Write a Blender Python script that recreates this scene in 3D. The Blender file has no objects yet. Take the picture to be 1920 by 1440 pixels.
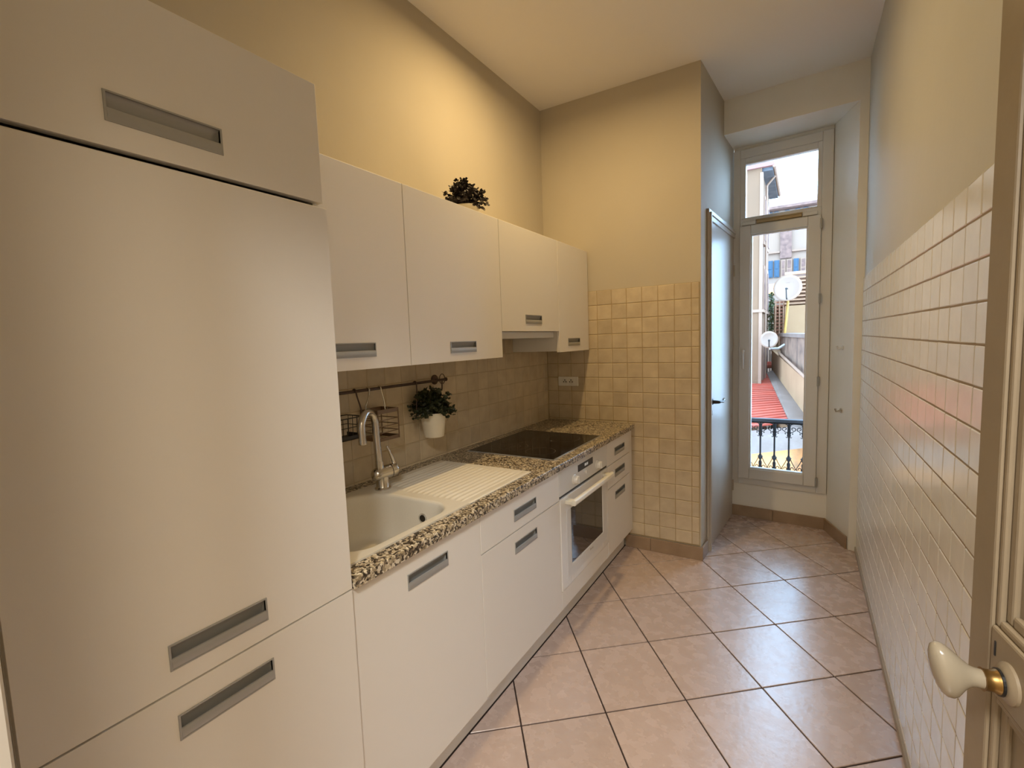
import bpy, bmesh, math, random
from mathutils import Vector, Matrix
random.seed(7)
S = bpy.context.scene
COL = S.collection
PI = math.pi

# ------------------------------------------------------------------ camera
F_PX, IMG_W = 895.25, 1920.0
CAM = Vector((1.5372, -0.7397, 1.3851)); YAW, PIT, ROL = 0.54782, -0.0888, -0.03589
_f = Vector((-math.sin(YAW)*math.cos(PIT), math.cos(YAW)*math.cos(PIT), math.sin(PIT)))
_r = Vector((math.cos(YAW), math.sin(YAW), 0)); _u = _r.cross(_f)
c_, s_ = math.cos(ROL), math.sin(ROL)
_r2 = c_*_r + s_*_u; _u2 = -s_*_r + c_*_u
cd = bpy.data.cameras.new('camera'); cam = bpy.data.objects.new('camera', cd); COL.objects.link(cam)
cd.sensor_fit = 'HORIZONTAL'; cd.sensor_width = 36.0; cd.lens = 36.0*F_PX/IMG_W
cd.clip_start = 0.02; cd.clip_end = 200
m = Matrix((( _r2.x, _u2.x, -_f.x, CAM.x), (_r2.y, _u2.y, -_f.y, CAM.y), (_r2.z, _u2.z, -_f.z, CAM.z), (0, 0, 0, 1)))
cam.matrix_world = m
S.camera = cam
# ------------------------------------------------------------------ world + exposure
w = bpy.data.worlds.new('sky'); S.world = w; w.use_nodes = True
bg = w.node_tree.nodes['Background']; bg.inputs[0].default_value = (0.47, 0.72, 1.0, 1); bg.inputs[1].default_value = 9.8
S.view_settings.view_transform = 'Standard'; S.view_settings.look = 'None'
S.view_settings.exposure = 0.36; S.view_settings.gamma = 1.0; S.view_settings.use_curve_mapping = False
LAMP = (0.63, 1.30, 2.90); LAMP_W = 13.0; LAMP_SPREAD = 172; LAMP_COL = (1.0, 0.70, 0.33)
FILL_W = 60.0; FILL_W2 = 18.0; FILL_COL = (1.0, 0.97, 0.92); FILL_COL2 = (1.0, 0.82, 0.58)  # strength and tint of the fill lamps added out of view in the hall

# ------------------------------------------------------------------ materials
MATS = {}
def mat(name, col, rough=0.5, metal=0.0, spec=0.5, var=0.0, vscale=6.0, col2=None, bump=0.0, bscale=60.0, rnd=0.0, coat=0.0, detail=4.0, rvar=0.0):
    if name in MATS: return MATS[name]
    M = bpy.data.materials.new(name); M.use_nodes = True; nt = M.node_tree; N = nt.nodes; Lk = nt.links
    p = N['Principled BSDF']
    p.inputs['Roughness'].default_value = rough; p.inputs['Metallic'].default_value = metal
    p.inputs['Specular IOR Level'].default_value = spec
    p.inputs['Coat Weight'].default_value = coat
    tc = N.new('ShaderNodeTexCoord'); geo = N.new('ShaderNodeNewGeometry')
    src = geo.outputs['Position']
    base = None
    if var > 0 or col2:
        nz = N.new('ShaderNodeTexNoise'); nz.inputs['Scale'].default_value = vscale; nz.inputs['Detail'].default_value = detail
        Lk.new(src, nz.inputs['Vector'])
        rp = N.new('ShaderNodeValToRGB'); rp.color_ramp.elements[0].position = 0.3; rp.color_ramp.elements[1].position = 0.72
        c2 = col2 if col2 else tuple(max(0, c*(1-var)) for c in col)
        rp.color_ramp.elements[0].color = (*c2, 1); rp.color_ramp.elements[1].color = (*col, 1)
        Lk.new(nz.outputs['Fac'], rp.inputs['Fac']); base = rp.outputs['Color']
        if rvar:
            mr = N.new('ShaderNodeMapRange'); mr.inputs[3].default_value = rough-rvar; mr.inputs[4].default_value = rough+rvar
            Lk.new(nz.outputs['Fac'], mr.inputs[0]); Lk.new(mr.outputs[0], p.inputs['Roughness'])
    if rnd > 0:
        oi = N.new('ShaderNodeObjectInfo'); mr = N.new('ShaderNodeMapRange'); mr.inputs[3].default_value = 1-rnd; mr.inputs[4].default_value = 1+rnd*0.4
        Lk.new(oi.outputs['Random'], mr.inputs[0])
        mx = N.new('ShaderNodeMix'); mx.data_type = 'RGBA'; mx.blend_type = 'MULTIPLY'; mx.inputs[0].default_value = 1.0
        if base: Lk.new(base, mx.inputs[6])
        else: mx.inputs[6].default_value = (*col, 1)
        Lk.new(mr.outputs[0], mx.inputs[7]); base = mx.outputs[2]
    if base: Lk.new(base, p.inputs['Base Color'])
    else: p.inputs['Base Color'].default_value = (*col, 1)
    if bump > 0:
        nb = N.new('ShaderNodeTexNoise'); nb.inputs['Scale'].default_value = bscale; nb.inputs['Detail'].default_value = 3
        Lk.new(src, nb.inputs['Vector'])
        b = N.new('ShaderNodeBump'); b.inputs['Strength'].default_value = bump; b.inputs['Distance'].default_value = 0.002
        Lk.new(nb.outputs['Fac'], b.inputs['Height']); Lk.new(b.outputs['Normal'], p.inputs['Normal'])
    MATS[name] = M; return M

WALL = mat('cream_wall_paint', (0.540, 0.485, 0.385), 0.75, var=0.05, vscale=3, bump=0.25, bscale=40)
CEIL = mat('ceiling_paint', (0.840, 0.810, 0.760), 0.85, bump=0.1, bscale=60)
RWALL = mat('pale_right_wall_paint', (0.600, 0.600, 0.555), 0.7, var=0.04, vscale=3, bump=0.25, bscale=40)
REVEAL = mat('white_reveal_paint', (0.86, 0.84, 0.77), 0.6, var=0.04, vscale=5, bump=0.2, bscale=40)
CAB = mat('white_laminate', (0.80, 0.765, 0.70), 0.48, bump=0.06, bscale=250)
CABIN = mat('cabinet_carcass_board', (0.70, 0.66, 0.58), 0.55)
STEEL = mat('brushed_steel', (0.40, 0.40, 0.385), 0.4, metal=0.35, bump=0.05, bscale=300)
STEELIN = mat('handle_recess_steel', (0.36, 0.35, 0.33), 0.42, metal=0.8)
CHROME = mat('brushed_nickel', (0.62, 0.59, 0.54), 0.2, metal=1.0)
RAILM = mat('dark_bronze_metal', (0.10, 0.07, 0.06), 0.4, metal=0.7)
WIRE = mat('rack_wire', (0.220, 0.150, 0.100), 0.35, metal=0.8)
BLACKWIRE = mat('black_wire', (0.02, 0.018, 0.016), 0.5)
SINKM = mat('beige_composite', (0.74, 0.69, 0.58), 0.42, var=0.10, vscale=900, detail=1, coat=0.05)
BLACK = mat('black_plastic', (0.012, 0.012, 0.012), 0.35)
HOBM = mat('hob_black_glass', (0.006, 0.004, 0.004), 0.08, spec=0.12)
HOBRING = mat('hob_print_grey', (0.10, 0.09, 0.085), 0.25)
OVENW = mat('oven_white_enamel', (0.80, 0.78, 0.73), 0.22)
OVENG = mat('oven_dark_glass', (0.022, 0.023, 0.026), 0.04, spec=0.8)
OVENH = mat('oven_handle_cream', (0.82, 0.78, 0.66), 0.3)
OVENP = mat('oven_panel_silver_white', (0.70, 0.69, 0.66), 0.35)
WTILE = mat('beige_wall_tile', (0.66, 0.56, 0.40), 0.42, col2=(0.54, 0.44, 0.30), vscale=14, bump=0.3, bscale=30, rnd=0.10)
WGROUT = mat('beige_grout', (0.40, 0.30, 0.16), 0.9)
LGROUT = mat('pale_grout', (0.48, 0.39, 0.26), 0.9)
RTILE = mat('white_wall_tile', (0.860, 0.855, 0.820), 0.22, var=0.07, vscale=18, bump=0.25, bscale=22, rnd=0.05)
RGROUT = mat('grey_brown_grout', (0.30, 0.24, 0.18), 0.9)
FTILE = mat('pink_beige_floor_tile', (0.56, 0.435, 0.38), 0.27, spec=1.0, col2=(0.49, 0.375, 0.32), vscale=17, bump=0.28, bscale=45, rnd=0.08, detail=8, rvar=0.07)
FGROUT = mat('dark_floor_grout', (0.040, 0.024, 0.020), 0.9)
BTILE = mat('tan_plinth_tile', (0.40, 0.28, 0.18), 0.4, col2=(0.32, 0.22, 0.14), vscale=12, rnd=0.12)
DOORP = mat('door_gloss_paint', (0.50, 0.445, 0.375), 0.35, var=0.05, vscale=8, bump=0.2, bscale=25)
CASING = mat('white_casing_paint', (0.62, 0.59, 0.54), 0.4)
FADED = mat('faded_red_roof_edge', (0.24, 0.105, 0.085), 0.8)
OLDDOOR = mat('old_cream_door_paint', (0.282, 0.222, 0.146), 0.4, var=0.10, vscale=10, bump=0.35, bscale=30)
PVC = mat('white_pvc', (0.700, 0.690, 0.660), 0.4)
VENT = mat('tan_vent_plastic', (0.40, 0.30, 0.15), 0.5)
PORC = mat('cream_porcelain', (0.306, 0.261, 0.188), 0.15)
BRASS = mat('aged_brass', (0.260, 0.155, 0.050), 0.38, metal=0.9)
IRON = mat('black_iron', (0.010, 0.010, 0.011), 0.6, spec=0.15)
IRONTOP = mat('handrail_blue_grey', (0.035, 0.035, 0.04), 0.5, spec=0.3)
LEAF = mat('artificial_leaf', (0.045, 0.055, 0.022), 0.45, col2=(0.02, 0.028, 0.012), vscale=60)
LEAF2 = mat('artificial_leaf_purple', (0.035, 0.024, 0.024), 0.45, col2=(0.014, 0.012, 0.012), vscale=60)
STEM = mat('plant_stem', (0.06, 0.035, 0.02), 0.7)
POT = mat('cream_enamel_pot', (0.78, 0.72, 0.58), 0.35)
SOIL = mat('dark_soil', (0.03, 0.022, 0.015), 0.9)
SOCK = mat('socket_white', (0.78, 0.75, 0.68), 0.35)
RUBBER = mat('grey_sealant', (0.42, 0.38, 0.33), 0.7)
# outside
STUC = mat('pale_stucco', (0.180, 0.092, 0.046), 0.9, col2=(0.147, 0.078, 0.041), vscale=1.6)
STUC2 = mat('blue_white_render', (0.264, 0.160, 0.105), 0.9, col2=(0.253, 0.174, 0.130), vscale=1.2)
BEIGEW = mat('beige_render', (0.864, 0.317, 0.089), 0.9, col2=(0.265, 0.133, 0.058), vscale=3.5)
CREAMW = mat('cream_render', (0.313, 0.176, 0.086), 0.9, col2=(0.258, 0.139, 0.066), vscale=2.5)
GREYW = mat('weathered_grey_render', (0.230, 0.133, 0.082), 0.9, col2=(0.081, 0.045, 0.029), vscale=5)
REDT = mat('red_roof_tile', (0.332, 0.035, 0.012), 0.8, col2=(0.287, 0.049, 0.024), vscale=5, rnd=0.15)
ZINC = mat('zinc_flashing', (0.115, 0.072, 0.051), 0.55, col2=(0.173, 0.122, 0.097), vscale=3)
BLUES = mat('blue_shutter', (0.017, 0.053, 0.093), 0.6)
WHITES = mat('pale_shutter', (0.255, 0.146, 0.092), 0.7)
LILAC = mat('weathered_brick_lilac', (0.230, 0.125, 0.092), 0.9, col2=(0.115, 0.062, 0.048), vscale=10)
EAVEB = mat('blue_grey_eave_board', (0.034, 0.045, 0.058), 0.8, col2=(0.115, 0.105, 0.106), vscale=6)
DISHM = mat('satellite_dish_white', (0.238, 0.148, 0.100), 0.5)
LOUV = mat('terracotta_lattice', (0.230, 0.076, 0.036), 0.8)
LOUVR = mat('cream_louvre', (0.380, 0.202, 0.112), 0.7)
DARKW = mat('dark_window', (0.023, 0.021, 0.022), 0.2)
GREENP = mat('ivy_green', (0.046, 0.070, 0.015), 0.7)
YELM = mat('yellow_painted_steel', (0.368, 0.195, 0.029), 0.5)

def granite():
    M = bpy.data.materials.new('speckled_granite_laminate'); M.use_nodes = True; nt = M.node_tree; N = nt.nodes; Lk = nt.links
    p = N['Principled BSDF']; p.inputs['Roughness'].default_value = 0.33
    g = N.new('ShaderNodeNewGeometry')
    nz = N.new('ShaderNodeTexNoise'); nz.inputs['Scale'].default_value = 90; nz.inputs['Detail'].default_value = 2
    Lk.new(g.outputs['Position'], nz.inputs['Vector'])
    ad = N.new('ShaderNodeMix'); ad.data_type = 'VECTOR'; ad.inputs[0].default_value = 0.012
    Lk.new(g.outputs['Position'], ad.inputs[4]); Lk.new(nz.outputs['Color'], ad.inputs[5])
    v = N.new('ShaderNodeTexVoronoi'); v.inputs['Scale'].default_value = 155
    Lk.new(ad.outputs[1], v.inputs['Vector'])
    sp = N.new('ShaderNodeSeparateColor'); Lk.new(v.outputs['Color'], sp.inputs[0])
    r = N.new('ShaderNodeValToRGB'); r.color_ramp.interpolation = 'CONSTANT'; e = r.color_ramp.elements
    e[0].position = 0; e[0].color = (0.035, 0.026, 0.018, 1); e[1].position = 0.30; e[1].color = (0.15, 0.115, 0.08, 1)
    for ps, c in ((0.45, (0.33, 0.265, 0.165, 1)), (0.62, (0.52, 0.43, 0.29, 1)), (0.80, (0.68, 0.60, 0.46, 1))):
        q = e.new(ps); q.color = c
    Lk.new(sp.outputs[0], r.inputs[0]); Lk.new(r.outputs[0], p.inputs['Base Color'])
    return M
GRAN = granite()

def glassmat():
    M = bpy.data.materials.new('window_glass'); M.use_nodes = True; nt = M.node_tree; N = nt.nodes; Lk = nt.links
    N.remove(N['Principled BSDF'])
    t = N.new('ShaderNodeBsdfTransparent'); t.inputs[0].default_value = (0.95, 0.975, 1.0, 1)
    gl = N.new('ShaderNodeBsdfGlossy'); gl.inputs['Roughness'].default_value = 0.02
    fr = N.new('ShaderNodeFresnel'); fr.inputs[0].default_value = 1.35
    mx = N.new('ShaderNodeMixShader'); Lk.new(fr.outputs[0], mx.inputs[0]); Lk.new(t.outputs[0], mx.inputs[1]); Lk.new(gl.outputs[0], mx.inputs[2])
    Lk.new(mx.outputs[0], N['Material Output'].inputs[0]); return M
GLASS = glassmat()
def emis(name, col, st):
    M = bpy.data.materials.new(name); M.use_nodes = True; p = M.node_tree.nodes['Principled BSDF']
    p.inputs['Emission Color'].default_value = (*col, 1); p.inputs['Emission Strength'].default_value = st; return M
BULB = emis('lamp_lens', LAMP_COL, 6.0)
FILL_GLOW = emis('fill_lamp_glow', FILL_COL, 3.0)  # glow for the shades of the added hall fill lamps
DISP = emis('oven_display_digits', (0.6, 0.62, 0.6), 0.25)

# ------------------------------------------------------------------ geometry helpers
class B:
    def __init__(s, M=None): s.v = []; s.f = []; s.M = M; s.smooth = False
    def P(s, p):
        p = Vector(p); return s.M @ p if s.M else p
    def add(s, vs, fs):
        o = len(s.v); s.v += [s.P(p) for p in vs]; s.f += [tuple(i+o for i in f) for f in fs]; return s
    def box(s, x0, x1, y0, y1, z0, z1):
        return s.add([(x0,y0,z0),(x1,y0,z0),(x1,y1,z0),(x0,y1,z0),(x0,y0,z1),(x1,y0,z1),(x1,y1,z1),(x0,y1,z1)],
                     [(0,3,2,1),(4,5,6,7),(0,1,5,4),(1,2,6,5),(2,3,7,6),(3,0,4,7)])
    def prism(s, poly, z0, z1):
        n = len(poly); a = sum(poly[i][0]*poly[(i+1)%n][1]-poly[(i+1)%n][0]*poly[i][1] for i in range(n))
        if a < 0: poly = poly[::-1]
        vs = [(x,y,z0) for x,y in poly]+[(x,y,z1) for x,y in poly]
        return s.add(vs, [tuple(range(n-1,-1,-1)), tuple(range(n,2*n))]+[(i,(i+1)%n,n+(i+1)%n,n+i) for i in range(n)])
    def extr(s, prof, ax, a0, a1):
        # profile of 2D points extruded along an axis: ax 'y' -> prof (x,z); 'x' -> prof (y,z)
        n = len(prof)
        def q(p, t): return (p[0], t, p[1]) if ax == 'y' else (t, p[0], p[1])
        vs = [q(p, a0) for p in prof]+[q(p, a1) for p in prof]
        return s.add(vs, [tuple(range(n)), tuple(range(2*n-1,n-1,-1))]+[(i, n+i, n+(i+1)%n, (i+1)%n) for i in range(n)])
    def tube(s, pts, r, n=8, closed=False):
        pts = [Vector(p) for p in pts]; k = len(pts); rs = r if isinstance(r, (list, tuple)) else [r]*k
        rings = []; up = None
        for i in range(k):
            if closed: t = pts[(i+1)%k]-pts[i-1]
            else: t = (pts[min(i+1,k-1)]-pts[max(i-1,0)])
            t = t.normalized() if t.length > 1e-9 else Vector((0,0,1))
            if up is None: up = Vector((0,0,1)) if abs(t.z) < 0.9 else Vector((1,0,0))
            a = t.cross(up)
            if a.length < 1e-4: up = Vector((0,1,0)) if abs(t.y) < 0.9 else Vector((1,0,0)); a = t.cross(up)
            a.normalize(); b = t.cross(a).normalized(); up = a.cross(t)*1.0
            if up.length < 1e-6: up = Vector((0,0,1))
            rings.append([pts[i]+(a*math.cos(2*PI*j/n)+b*math.sin(2*PI*j/n))*rs[i] for j in range(n)])
        vs = [p for rg in rings for p in rg]; fs = []
        for i in range(k if closed else k-1):
            i2 = (i+1) % k
            for j in range(n): fs.append((i*n+j, i*n+(j+1)%n, i2*n+(j+1)%n, i2*n+j))
        if not closed: fs += [tuple(range(n-1,-1,-1)), tuple((k-1)*n+j for j in range(n))]
        return s.add(vs, fs)
    def lathe(s, prof, c, axis='z', n=24, cap=True):
        # prof: (radius, height) pairs along the axis from c
        vs = []; fs = []; k = len(prof)
        for r, h in prof:
            for j in range(n):
                a = 2*PI*j/n; u, w_ = r*math.cos(a), r*math.sin(a)
                if axis == 'z': p = (c[0]+u, c[1]+w_, c[2]+h)
                elif axis == 'x': p = (c[0]+h, c[1]+u, c[2]+w_)
                else: p = (c[0]+w_, c[1]+h, c[2]+u)
                vs.append(p)
        for i in range(k-1):
            for j in range(n): fs.append((i*n+j, i*n+(j+1)%n, (i+1)*n+(j+1)%n, (i+1)*n+j))
        if cap: fs += [tuple(range(n-1,-1,-1)), tuple((k-1)*n+j for j in range(n))]
        return s.add(vs, fs)

def fin(me, smooth):
    bm = bmesh.new(); bm.from_mesh(me); bmesh.ops.recalc_face_normals(bm, faces=bm.faces); bm.to_mesh(me); bm.free()
    if smooth:
        for p in me.polygons: p.use_smooth = True
def part(name, b, m, root, smooth=False, bev=0.0, ang=40, parent=None, seg=2, label=None):
    """mesh child; geometry in world coordinates, shifted by the root's location"""
    loc = ROOTLOC[root.name]
    me = bpy.data.meshes.new(name); me.from_pydata([tuple(p-loc) for p in b.v], [], b.f); me.materials.append(m); fin(me, smooth)
    o = bpy.data.objects.new(name, me); COL.objects.link(o); o.parent = parent or root
    deco(o, smooth, bev, ang, seg)
    if label: o['label'] = label
    return o
def deco(o, smooth, bev, ang=40, seg=2):
    if bev > 0:
        md = o.modifiers.new('bevel', 'BEVEL'); md.width = bev; md.segments = seg; md.limit_method = 'ANGLE'; md.angle_limit = math.radians(30)
        md.harden_normals = False
    if smooth: 
        o.data.set_sharp_from_angle(angle=math.radians(ang))
ROOTLOC = {}
def thing(name, loc, label, cat, group=None, kind=None):
    o = bpy.data.objects.new(name, None); COL.objects.link(o); o.location = loc; o.empty_display_size = 0.05
    ROOTLOC[o.name] = Vector(loc); tagit(o, label, cat, group, kind); return o
def tagit(o, label=None, cat=None, group=None, kind=None):
    if label: o['label'] = label
    if cat: o['category'] = cat
    if group: o['group'] = group
    if kind: o['kind'] = kind
def solo(name, b, m, label=None, cat=None, group=None, kind=None, smooth=False, bev=0.0, ang=40):
    xs = [p.x for p in b.v]; ys = [p.y for p in b.v]; zs = [p.z for p in b.v]
    loc = Vector(((min(xs)+max(xs))/2, (min(ys)+max(ys))/2, min(zs)))
    me = bpy.data.meshes.new(name); me.from_pydata([tuple(p-loc) for p in b.v], [], b.f); me.materials.append(m); fin(me, smooth)
    o = bpy.data.objects.new(name, me); COL.objects.link(o); o.location = loc; ROOTLOC[o.name] = loc
    deco(o, smooth, bev, ang); tagit(o, label, cat, group, kind); return o
def struct(name, b, m, label, cat, bev=0.0): return solo(name, b, m, label, cat, None, 'structure', bev=bev)

# ------------------------------------------------------------------ room shell
H = 2.93; Y1 = 2.271; XR = 1.841
struct('ceiling', B().box(-0.1, 1.95, -0.83, 3.3, H, H+0.1), CEIL, 'flat cream plaster ceiling above the kitchen', 'ceiling')
fl = struct('floor', B().box(-0.1, 1.95, -0.83, 3.3, -0.06, -0.004), FGROUT, 'floor of pinkish beige tiles laid diagonally with dark joints', 'floor')
wl = struct('wall_left', B().box(-0.1, -0.006, -0.83, 3.3, 0, H), WALL, 'cream painted wall behind the kitchen cabinets with beige tiled splashback', 'wall')
SA, SB = Vector((1.022, Y1, 0)), Vector((1.090, 3.20, 0))       # slanted side of the partition
wp = struct('wall_back', B().prism([(-0.006, Y1+0.006), (1.0215, Y1+0.006), (1.090, 3.21), (-0.006, 3.21)], 0, H), WALL, 'cream partition wall at the counter end, beige tiles on its lower part', 'wall')
wr = struct('wall_right', B().box(XR+0.006, 1.95, -0.70, 2.86, 0, H), RWALL, 'long right wall painted cream above small white tiles', 'wall')
def YS(x): return 2.875+(x-1.066)*(2.82-2.875)/0.775
struct('wall_window', B().prism([(1.0885, 3.182), (1.70, 3.132), (1.71, 3.30), (1.10, 3.30)], 0, 0.250)
       , REVEAL, 'low white wall under the tall window', 'wall')
struct('wall_pier', B().prism([(1.803, YS(1.803)), (1.95, YS(1.95)), (1.95, 3.30), (1.700, 3.30), (1.695, 3.133)], 0, 2.71), REVEAL, 'white splayed pier at the right of the window', 'wall')
struct('wall_lintel', B().prism([(1.0665, YS(1.0665)), (1.95, YS(1.95)), (1.95, 3.30), (1.0895, 3.30)], 2.71, H), REVEAL, 'cream lintel wall over the window recess', 'wall')
struct('trim_1', B().prism([(1.0935, 3.19), (1.6945, 3.141), (1.70, 3.30), (1.10, 3.30)], 2.688, 2.71), REVEAL, 'plaster strip between window head and lintel', 'trim')
# wall with the entrance opening that the camera stands in, and the hall behind it
struct('wall_entrance', B().box(-0.1, 1.09, -0.83, -0.70, 0, H).box(1.09, 1.95, -0.83, -0.70, 2.12, H).box(1.862, 1.95, -0.83, -0.70, 0, 2.12), WALL, 'wall around the kitchen entrance opening', 'wall')
struct('trim_2', B().box(1.05, 1.115, -0.70, -0.667, 0, 2.15).box(1.09, 1.115, -0.83, -0.70, 0, 2.12), CASING, 'white door casing at the left of the entrance, beside the tall cabinet', 'trim', bev=0.008)
struct('floor_hall', B().box(-0.1, 2.9, -2.4, -0.83, -0.06, 0), BTILE, 'hall floor behind the entrance', 'floor')
struct('ceiling_hall', B().box(-0.1, 2.9, -2.4, -0.83, 2.6, 2.7), CEIL, 'hall ceiling behind the entrance', 'ceiling')
struct('wall_hall', B().box(-0.1, 2.9, -2.5, -2.4, 0, 2.6).box(-0.2, -0.1, -2.5, -0.83, 0, 2.6).box(2.9, 3.0, -2.5, -0.83, 0, 2.6).box(1.95, 3.0, -0.83, -0.73, 0, 2.6), WALL, 'hall walls behind the entrance', 'wall')

# floor tiles -----------------------------------------------------------------
def clip(poly, x0, x1, y0, y1):
    def cut(ps, ins, it):
        out = []
        for i in range(len(ps)):
            a, b_ = ps[i-1], ps[i]
            if ins(b_):
                if not ins(a): out.append(it(a, b_))
                out.append(b_)
            elif ins(a): out.append(it(a, b_))
        return out
    def ix(v): return lambda a, b_: (v, a[1]+(b_[1]-a[1])*(v-a[0])/(b_[0]-a[0]))
    def iy(v): return lambda a, b_: (a[0]+(b_[0]-a[0])*(v-a[1])/(b_[1]-a[1]), v)
    for ins, it in ((lambda p: p[0] >= x0-1e-9, ix(x0)), (lambda p: p[0] <= x1+1e-9, ix(x1)), (lambda p: p[1] >= y0-1e-9, iy(y0)), (lambda p: p[1] <= y1+1e-9, iy(y1))):
        if poly: poly = cut(poly, ins, it)
    return poly
def area(p): return abs(sum(p[i-1][0]*p[i][1]-p[i][0]*p[i-1][1] for i in range(len(p))))/2 if len(p) > 2 else 0
LO = (0.71154, 1.11899); LA = (0.24489, 0.20489); LB = (-0.22160, 0.28315)
def half(p):   # cut by the partition's slanted side: keep what the eye can see beside it
    return p
g = 0.0088
for i in range(-6, 9):
    for j in range(-8, 9):
        q = []
        for di, dj in ((g, g), (1-g, g), (1-g, 1-g), (g, 1-g)):
            q.append((LO[0]+(i+di)*LA[0]+(j+dj)*LB[0], LO[1]+(i+di)*LA[1]+(j+dj)*LB[1]))
        cands = [clip(q, 0.545, XR+0.002, -0.82, Y1+0.004), clip(q, 1.024, XR+0.002, Y1+0.004, 3.18)]
        for k, p in enumerate(cands):
            if area(p) < 2e-4: continue
            # whole tiles that straddle the partition line stay one piece
            if k == 1 and area(cands[0]) > 2e-4 and min(x for x, y in q) > 1.03: continue
            if k == 0 and area(cands[1]) > 2e-4 and min(x for x, y in q) > 1.03: p = clip(q, 0.545, XR+0.002, -0.82, 3.18)
            b = B().prism(p, -0.012, 0.0+random.uniform(-0.0003, 0.0003))
            part('floor_tile', b, FTILE, fl, bev=0.0012, seg=1)

# wall tiles ------------------------------------------------------------------
def tile_mesh(nm, w_, h_, axis, m, t=0.010):
    """a slightly pillowed tile, centred; the face looks along +x ('x'), -y ('y') or -x ('-x')"""
    e = 0.0028; hw, hh = w_/2, h_/2
    loops = [(hw, hh, 0), (hw, hh, t-0.0022), (hw-e, hh-e, t)]
    vs = []
    for a, b_, d in loops:
        for sx, sz in ((-1,-1),(1,-1),(1,1),(-1,1)):
            u, v = sx*a, sz*b_
            vs.append({'x': (d, u, v), 'y': (u, -d, v), '-x': (-d, u, v)}[axis])
    fs = [(4*k+i, 4*k+(i+1)%4, 4*k+4+(i+1)%4, 4*k+4+i) for k in (0,1) for i in range(4)]+[(8,9,10,11), (3,2,1,0)]
    me = bpy.data.meshes.new(nm); me.from_pydata(vs, [], fs); me.materials.append(m); fin(me, False); return me
def place(nm, me, root, loc, jit=0.0, rot=(0,0,0)):
    o = bpy.data.objects.new(nm, me); COL.objects.link(o); o.parent = root; o.location = Vector(loc)-ROOTLOC[root.name]
    o.rotation_euler = rot; return o
def spans(a0, a1, first, step):
    k = []; x = first
    while x > a0+1e-6: x -= step
    while x < a1-1e-6:
        lo, hi = max(x, a0), min(x+step, a1)
        if hi-lo > 0.012: k.append((lo, hi))
        x += step
    return k
_tm = {}
def tmesh(w_, h_, ax, m):
    key = (round(w_, 4), round(h_, 4), ax, m.name)
    if key not in _tm: _tm[key] = tile_mesh('tile', w_, h_, ax, m)
    return _tm[key]
gap = 0.0028
RZ = 0.0953
# partition (faces -y)
solo_grout = part('grout', B().box(-0.003, 1.0145, Y1+0.001, Y1+0.010, 0.085, 1.696), WGROUT, wp)
for (x0, x1) in spans(0.0, 1.013, 0.080, 0.0988):
    for (z0, z1) in spans(0.09, 1.696, 1.696-RZ*17, RZ):
        a = random.uniform(-1, 1)
        place('tile', tmesh(x1-x0-gap, z1-z0-gap, 'y', WTILE), wp, ((x0+x1)/2, Y1+0.009, (z0+z1)/2), rot=(random.uniform(-.006,.006), random.uniform(-.012,.012), random.uniform(-.006,.006)))
# splashback (faces +x)
part('grout', B().box(-0.010, -0.001, 0.0, Y1, 0.80, 1.41), LGROUT, wl)
for (y0, y1) in spans(0.0, Y1, Y1-0.06, 0.0988):
    for (z0, z1) in spans(0.80, 1.41, 1.696-RZ*17, RZ):
        place('tile', tmesh(y1-y0-gap, z1-z0-gap, 'x', WTILE), wl, (-0.009, (y0+y1)/2, (z0+z1)/2), rot=(random.uniform(-.010,.010), random.uniform(-.005,.005), random.uniform(-.005,.005)))
# right wall (faces -x): nearest columns one by one, the far ones joined
part('grout', B().box(XR+0.0015, XR+0.010, -0.3, 2.822, 0.02, 1.688), RGROUT, wr)
cols = spans(-0.06, 2.820, 0.600, 0.1065); rows = spans(0.03, 1.69, 1.69, 0.0863)
rows = spans(0.03, 1.69, 1.69-0.0863*20, 0.0863)
far = B(); nk = 0
for ci, (y0, y1) in enumerate(cols):
    for (z0, z1) in rows:
        near = 3 <= ci < 18
        if near and nk < 300:
            nk += 1
            place('tile', tmesh(y1-y0-gap, z1-z0-gap, '-x', RTILE), wr, (XR+0.010, (y0+y1)/2, (z0+z1)/2), rot=(random.uniform(-.006,.006), random.uniform(-.006,.006), random.uniform(-.008,.008)))
        else:
            me = tmesh(y1-y0-gap, z1-z0-gap, '-x', RTILE)
            R_ = Matrix.Rotation(random.uniform(-.008,.008), 4, 'Z') @ Matrix.Rotation(random.uniform(-.006,.006), 4, 'Y')
            c = Vector((XR+0.010, (y0+y1)/2, (z0+z1)/2))
            far.add([c+R_ @ v_.co for v_ in me.vertices], [tuple(p.vertices) for p in me.polygons])
o = part('tile_field', far, RTILE, wr); o['kind'] = 'stuff'; o['label'] = 'white wall tiles farther along the right wall'
part('floor_joint', B().box(XR-0.006, XR+0.008, -0.3, 2.82, 0, 0.028), RUBBER, wr)

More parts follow.
